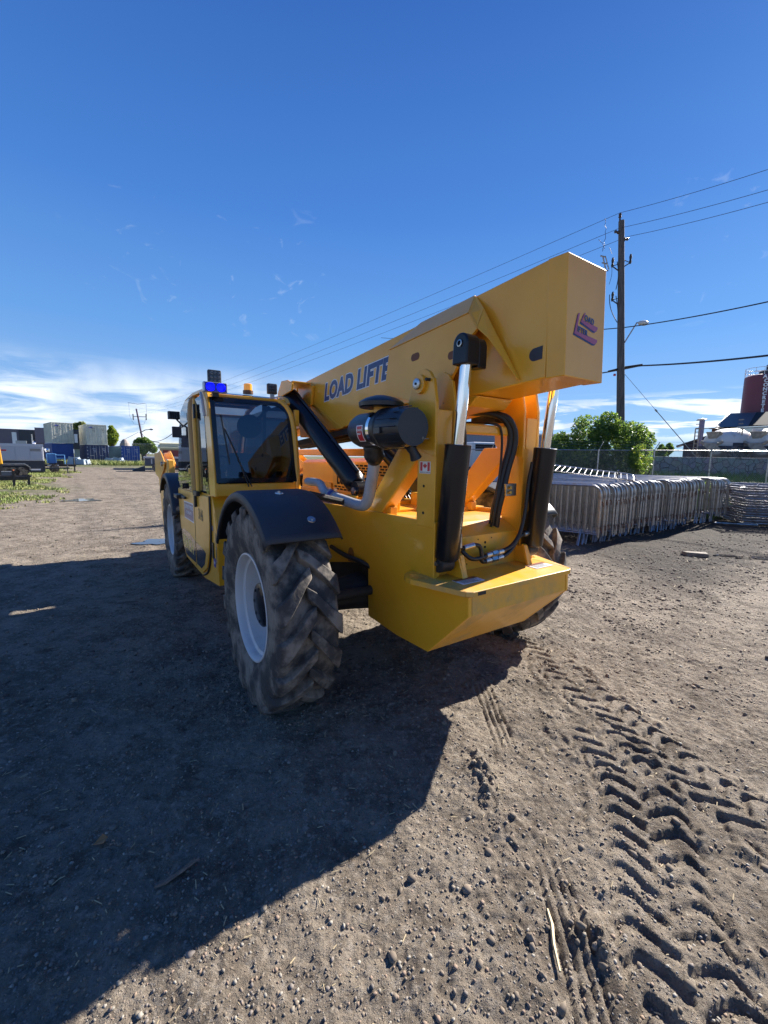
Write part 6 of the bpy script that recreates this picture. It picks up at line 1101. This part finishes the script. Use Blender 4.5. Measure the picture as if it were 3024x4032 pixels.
def bx(name, m, x0, x1, y0, y1, Y, dep, label, cat, parts=None, zb=None):
    pl_ = Plane(*C6((x0+x1)/2, y1), Y, 38, zb or 0.0); w = (pl_.X(*C6(x1, y0))-pl_.X(*C6(x0, y0)))/2; h = pl_.Z(*C6((x0+x1)/2, y0)); t = empty(name, pl_.loc, pl_.a); b = B(); b.box(-w, w, 0, dep, 0, h); b.build('body', m, t, bevel=0.03); tag(t, label, cat); return t, w, h
PUR = mat('purple_grey_wall', (0.13, 0.115, 0.145), rough=0.7)
t, w, h = bx('office_building', PUR, 12, 440, 215, 470, 95, 14, 'long low purple-grey building behind the white generator', 'building', zb=0)
b = B(); b.box(-w+6.2, w+0.2, -0.6, -0.2, h-2.9, h+0.5); b.build('parapet', mat('violet_grey_cladding', (0.16, 0.14, 0.18), rough=0.6), t); b = B(); b.box(-w, w, -1.2, -0.65, h-4.6, h-3.9); b.build('light_fascia', GRYP, t); b = B(); b.box(-w+2.2, -w+3.0, -0.05, 0, h-3.4, h-0.7); b.build('window', WHT, t); b = B(); b.box(-w+3.4, -w+6.0, -0.3, 0, h-3.5, h-0.2); b.build('dark_recess_wall', DKW, t)
for x_, c_m, hh in ((-1.0, GRYP, 2.6), (2.2, GALVO, 1.5), (4.2, GALVO, 2.2)): b = B(); b.box(x_, x_+(1.8 if x_ < 0 else 0.5), -4, -3.4, h-5.2, h-5.2+hh); b.build('roof_unit', c_m, t)
b = B()
for k in range(9): b.box(2.0+k*0.9-4, 2.5+k*0.9-4, -5, -4.7, h-8.2, h-6.6)
b.build('fence_board', GRYP, t)
t, w, h = bx('portable_cabin', mat('grey_green_panel', (0.22, 0.27, 0.27), rough=0.6), 700, 768, 400, 455, 74, 3, 'small grey-green cabin between the two container stacks', 'cabin', zb=0.0)
b = B(); b.box(-w-0.3, w+0.3, -0.2, 3, h, h+1.0); rf = b.build('roof', DKW, t); b = B()
for k in range(4): b.box(-w+0.1+k*0.75, -w+0.55+k*0.75, -0.26, -0.2, h+1.1, h+2.6)
b.build('light_slat', WHT, t); b = B(); b.box(-w-0.3, w+0.3, 0, 2, h+1.0, h+3.4); b.build('upper_wall', DKW, t)
for k, (u, v, Y, rr_, lab) in enumerate((((720), 490, 55, 0.9, 'between the two container stacks'), (1080, 500, 60, 1.1, 'in front of the teal container'))):
    A = at(*C6(u, v), Y); t = empty('rubble_heap', (A.x, Y, 0)); b = B(); g = random.Random(k)
    for j in range(7): x_, y_ = g.uniform(-1.3, 1.3), g.uniform(-0.5, 0.5); s_2 = g.uniform(0.35, 0.8); b.loft([(x_-s_2, y_-0.4, 0), (x_+s_2, y_-0.4, 0), (x_+s_2, y_+0.4, 0), (x_-s_2, y_+0.4, 0)], [(x_-s_2*0.7, y_-0.3, s_2*1.3), (x_+s_2*0.8, y_-0.3, s_2), (x_+s_2*0.6, y_+0.3, s_2*1.2), (x_-s_2*0.7, y_+0.3, s_2)])
    b.build('block', mat('pale_blue_tarp', (0.28, 0.34, 0.40), rough=0.6), t); tag(t, 'low heap of pale blocks '+lab, 'heap')
# generator trailer
def PL(x, v, Y, al): return Plane(*C6(x, v), Y, al, -0.07)
Z0 = -0.07; pl_ = PL(-120, 520, 30.0, 40); X_ = lambda u: pl_.X(*C6(u, 500)); Zp = lambda v: pl_.Z(*C6(200, v)); t = empty('generator_trailer', pl_.loc, pl_.a); Wd = X_(412); h0, h1 = Zp(508), Zp(352); GW = mat('pale_grey_generator_paint', (0.42, 0.44, 0.50), rough=0.4)
b = B(); b.box(0, Wd, 0, 1.3, h0, h1); b.build('enclosure', GW, t, bevel=0.04); b = B(); b.box(-0.02, Wd+0.02, -0.03, 1.33, h1-0.16, h1+0.03); b.build('roof_edge', mat('light_grey_trim', (0.50, 0.52, 0.58), rough=0.4), t)
for xa, xb in ((0.06, X_(14)), (X_(20), X_(145)), (X_(150), X_(282)), (X_(286), X_(398))): b = B(); b.box(xa, xb, -0.02, 0.0, h0+0.08, h1-0.22); b.build('side_door', GW, t, bevel=0.006)
b = B(); b.box(X_(20), X_(68), -0.028, -0.021, Zp(418), Zp(405)); b.build('red_mark', REDV, t)
for j in range(2): b = B(); b.box(X_(288), X_(388), -0.028, -0.021, Zp(403+j*14), Zp(394+j*14)); b.build('dark_lettering_band', GRV, t)
b = B(); b.box(-0.05, Wd+0.03, 0.05, 1.25, 0.12, h0); b.build('fuel_tank_skid', DKW, t); b = B(); b.box(-0.5, X_(645), 0.1, 0.4, Zp(585), Zp(572)); b.tube([(X_(625), 0.2, -0.0), (X_(625), 0.2, Zp(550))], 0.05, 6); b.build('trailer_tongue', DKW, t)
for x_ in (X_(60), X_(150)): b = B(); b.lathe([(-0.12, 0.36), (0.12, 0.36)], (x_, -0.1, 0.36), (0, 1, 0), 18); b.build('wheel', TYR, t)
b = B(); b.tube([(X_(318), 0.6, h1), (X_(318), 0.6, Zp(255))], 0.04, 8); b.build('exhaust_pipe', GALV, t); b = B(); b.lathe([(0, 0.05), (0.05, 0.11), (0.14, 0.12), (0.22, 0.05)], (X_(333), 0.6, h1), (0, 0, 1), 16); b.build('exhaust_cap', CHR, t, smooth=True); b = B(); b.lathe([(0, 0.12), (0.10, 0.15), (0.25, 0.12)], (X_(430), 0.3, Zp(405)), (1, -0.3, 0), 16); b.build('round_light', CHR, t, smooth=True)
tag(t, 'pale grey generator enclosure on a black trailer at the left', 'generator trailer')
# blue frame trailer
pl_ = PL(448, 590, 33, 38); t = empty('blue_cage_trailer', pl_.loc, pl_.a); w1, w2, h1, h2 = pl_.X(*C6(520, 443)), pl_.X(*C6(600, 443)), pl_.Z(*C6(448, 443)), pl_.Z(*C6(600, 455)); LB = mat('light_blue_frame_paint', (0.10, 0.28, 0.55), rough=0.4)
b = B(); b.box(0, w1, 0, 0.9, 0.75, h1); b.build('blue_panel', mat('mid_blue_panel', (0.02, 0.11, 0.33), rough=0.5), t); b = B()
for p_, q_ in (((0, 0.75), (0, h1)), ((0, h1), (w1, h1)), ((w1, h1), (w1, 0.7)), ((w1, h2), (w2, h2)), ((w2, h2), (w2, 0.7)), ((w1, (h2+0.7)/2+0.1), (w2, (h2+0.7)/2+0.1))): b.tube([(p_[0], -0.03, p_[1]), (q_[0], -0.03, q_[1])], 0.035, 6)
b.build('frame', LB, t); b = B(); b.box(-0.3, w2+0.7, 0.0, 0.9, 0.50, 0.66); b.box(0.1, w2-0.1, 0.1, 0.8, 0.66, 0.95); b.tube([(w2+0.6, 0.3, 0), (w2+0.6, 0.3, 1.15)], 0.06, 6); b.tube([(w1, -0.05, 0), (w1, -0.05, 0.8)], 0.05, 6); b.build('trailer_deck', GREA, t); b = B(); b.box(0.0, 0.7, -0.03, 0.0, 0.55, 0.63); b.build('reflector', WHT, t)
b = B(); b.lathe([(-0.1, 0.33), (0.1, 0.33)], (0.4, -0.1, 0.33), (0, 1, 0), 16); b.build('wheel', TYR, t)
tag(t, 'small trailer with a blue cage frame right of the generator', 'trailer')
# tandem fender trailer and nearer tongue
pl_ = PL(-60, 600, 26, 41); t = empty('tandem_trailer', pl_.loc, pl_.a); x1 = pl_.X(*C6(285, 560)); zt_ = pl_.Z(*C6(100, 532))
b = B(); b.prism([(-1.0, zt_), (x1-0.28, zt_), (x1, zt_-0.25), (x1, zt_-0.42), (x1-0.05, zt_-0.42), (x1-0.05, zt_-0.26), (x1-0.31, zt_-0.05), (-1.0, zt_-0.05)], -0.05, 0.25); b.build('chrome_fender', GALV, t); b = B(); b.box(-1.0, x1-0.1, 0.25, 1.2, 0.25, zt_-0.12); b.box(x1-0.1, x1+0.6, 0.3, 0.45, zt_-0.42, zt_-0.32); b.build('trailer_body', DKW, t)
for u_ in (50, 120, 200): b = B(); b.lathe([(-0.12, 0.20), (-0.12, 0.33), (0.12, 0.33)], (pl_.X(*C6(u_, 600)), 0.05, 0.33), (0, 1, 0), 20); b.build('wheel', TYR, t)
b = B(); b.box(x1+0.02, x1+0.5, -0.02, 0.02, zt_-0.45, zt_-0.36); b.build('reflector', WHT, t); tag(t, 'black tandem trailer with bright fender in front of the generator', 'trailer')
pl_ = PL(0, 700, 19.5, 42); t = empty('flatbed_trailer', pl_.loc, pl_.a); X_ = lambda u: pl_.X(*C6(u, 700)); Zp = lambda v: pl_.Z(*C6(100, v))
b = B(); b.box(-2.5, X_(275), 0.0, 0.15, Zp(690), Zp(655)); b.box(-2.5, X_(100), 0.15, 1.0, Zp(672), Zp(648)); b.tube([(X_(20), 0.7, Zp(660)), (X_(300), 0.1, Zp(655))], 0.05, 6); b.build('trailer_frame', GREA, t)
for u_, z_b, z_t in ((130, -0.02, Zp(600)), (270, -0.02, Zp(640))): b = B(); b.box(X_(u_)-0.05, X_(u_)+0.05, -0.07, -0.005, z_b+0.04, z_t); b.box(X_(u_)-0.12, X_(u_)+0.12, -0.15, 0.05, z_b, z_b+0.04); b.build('landing_jack', GREA, t)
b = B(); b.box(X_(20), X_(140), 0.3, 0.9, Zp(648), Zp(610)); b.build('load', mat('grey_load', (0.12, 0.13, 0.14), rough=0.7), t); b = B(); b.tube([(X_(128), 0, Zp(620)), (X_(135), 0, Zp(590))], 0.04, 6); b.build('orange_cap', mat('orange_plastic', (0.5, 0.12, 0.03), rough=0.5), t); tag(t, 'dark flatbed trailer tongue standing on jacks in the grass', 'trailer')
pl_ = PL(28, 560, 22.5, 46); t = empty('yellow_machine', pl_.loc, pl_.a); X_ = lambda u: pl_.X(*C6(u, 500)); ZZ = lambda v: pl_.Z(*C6(10, v))
b = B(); b.prism([(-2.2, ZZ(540)), (X_(24), ZZ(540)), (X_(8), ZZ(325)), (-2.2, ZZ(325))], 0, 1.2); b.build('body', YEL, t, bevel=0.04); b = B(); b.box(-2.2, X_(18), 0.1, 1.1, 0.3, ZZ(540)); b.build('undercarriage', GREA, t); b = B(); b.lathe([(-0.15, 0.4), (0.15, 0.4)], (-0.9, -0.05, 0.4), (0, 1, 0), 20); b.build('wheel', TYR, t); tag(t, 'yellow machine cut off by the left edge of the view', 'machine')
# dark boat-like trailer and shed by the machine
pl_ = PL(1355, 590, 38, 30); t = empty('parked_trailer', pl_.loc, pl_.a); w1 = pl_.X(*C6(1436, 590)); h1 = pl_.Z(*C6(1400, 470))
b = B(); b.box(0, w1+3.0, 0, 1.8, 0.5, h1-0.15); b.build('box', mat('dark_blue_grey', (0.06, 0.075, 0.10), rough=0.5), t, bevel=0.06); b = B(); b.box(-0.1, w1+3.0, -0.1, 1.9, h1-0.15, h1); b.box(0.9, 1.0, -0.04, 0.0, 0.7, h1-0.2); b.box(0.5, 0.6, -0.04, 0.0, 0.7, h1-0.2); b.build('tailgate', GRYP, t); b = B(); b.loft([(-1.0, 0.4, 0.12), (0, 0.0, 0.5), (0, 1.6, 0.5), (-1.0, 1.0, 0.12)], [(-1.0, 0.4, 0.02), (0, 0.0, 0.02), (0, 1.6, 0.02), (-1.0, 1.0, 0.02)]); b.build('ramp', DKW, t)
for x_ in (0.9, 2.1): b = B(); b.lathe([(-0.12, 0.36), (0.12, 0.36)], (x_, -0.1, 0.36), (0, 1, 0), 16); b.build('wheel', TYR, t)
tag(t, 'dark enclosed trailer with its ramp down beside the yellow boom bracket', 'trailer')
A = at(400+1087*.217, 1500+1075*.217, 48); Bq = at(400+1180*.217, 1500+1270*.217, 48); t = empty('storage_shed', (A.x, 48, 0)); h1 = A.z; CRM = mat('cream_siding', (0.52, 0.50, 0.36), rough=0.6)
b = B(); b.prismz([(0, 0), (2.2, -4.6), (11, -1.6), (9, 3)], 0, h1-0.45); b.build('wall', CRM, t); b = B(); b.loft([(-0.3, 0.1, h1-0.4), (2.2, -5.0, h1-1.0), (11.3, -1.8, h1-1.0), (9, 3.2, h1-0.4)], [(-0.3, 0.1, h1-0.25), (2.2, -5.0, h1-0.85), (11.3, -1.8, h1-0.85), (9, 3.2, h1-0.25)]); b.build('roof', mat('pale_yellow_roof', (0.62, 0.58, 0.36), rough=0.5), t)
b = B(); b.prismz([(2.5, -4.56), (2.52, -4.62), (6.2, -3.42), (6.18, -3.35)], 0.1, h1-1.15); b.build('door', mat('rusty_red_door', (0.28, 0.06, 0.05), rough=0.6), t); tag(t, 'cream storage shed with a rusty red roller door and pale roof', 'shed')
A = at(400+425*.217, 1500+1160*.217, 90); t = empty('striped_dome_building', (A.x, 90, 0)); rr_ = (at(520*.217+400, 1752, 90).x-at(325*.217+400, 1752, 90).x)/2; zc = at(425*.217+400, 1500+1050*.217, 90).z
b = B(); b.lathe([(0, rr_), (zc*0.55, rr_), (zc*0.8, rr_*0.75), (zc*0.95, rr_*0.4), (zc, 0.1)], (0, 0, 0), (0, 0, 1), 12); b.build('dome_roof', mat('pale_shingle', (0.30, 0.26, 0.24), rough=0.8), t); b = B(); b.tube([(rr_*0.7*math.cos(rad(a)), -rr_*0.9, zc*0.45+rr_*0.7*math.sin(rad(a))) for a in range(0, 181, 20)], 0.25, 6); b.tube([(rr_*0.4*math.cos(rad(a)), -rr_*0.95, zc*0.45+rr_*0.4*math.sin(rad(a))) for a in range(0, 181, 20)], 0.25, 6); b.build('arch_trim', DKW, t); tag(t, 'distant pointed grey roof with arched trim above the teal container', 'building')
# trees on the left
def ltree(spec, Y, n, size, label, seed, mats=LF, gap=0.1):
    u0 = sum(s_3[0] for s_3 in spec)/len(spec); base = Vector((at(*C6(u0, 500), Y).x, Y, 0)); bl2 = [px_blob(*C6(u, v), r*0.4219, Y, base) for u, v, r in spec]; tree('leafy_tree', base, bl2, n, size, label, 'tree', seed, mats=mats, tr=0.25, gap=gap, limbs=8)
ltree([(740, 200, 45), (720, 260, 50), (760, 290, 40), (780, 170, 30), (730, 330, 40)], 85, 5000, 0.22, 'thin pale tree between the two container stacks', 41, mats=[leaf_mat('pale_leaf', (0.22, 0.24, 0.10), (0.35, 0.38, 0.15)), LY[0]], gap=0.35)
ltree([(1040, 240, 38), (1060, 300, 45), (1030, 330, 40), (1080, 270, 25), (1050, 200, 18)], 85, 7000, 0.22, 'yellow-green tree rising right of the dark container stack', 42, mats=LY)
ltree([(1300, 350, 45), (1350, 340, 50), (1400, 370, 45), (1270, 370, 35), (1340, 390, 55), (1420, 400, 35), (1310, 320, 28)], 70, 11000, 0.18, 'rounded green tree below the distant utility pole', 43)
base = at(*C6(1300, 428), 66); fence(Vector((base.x-1, 66, 0)), Vector((base.x+14, 64, 0)), 3.0, 4, 'distant grey chain-link fence right of the blue container', arms=False)
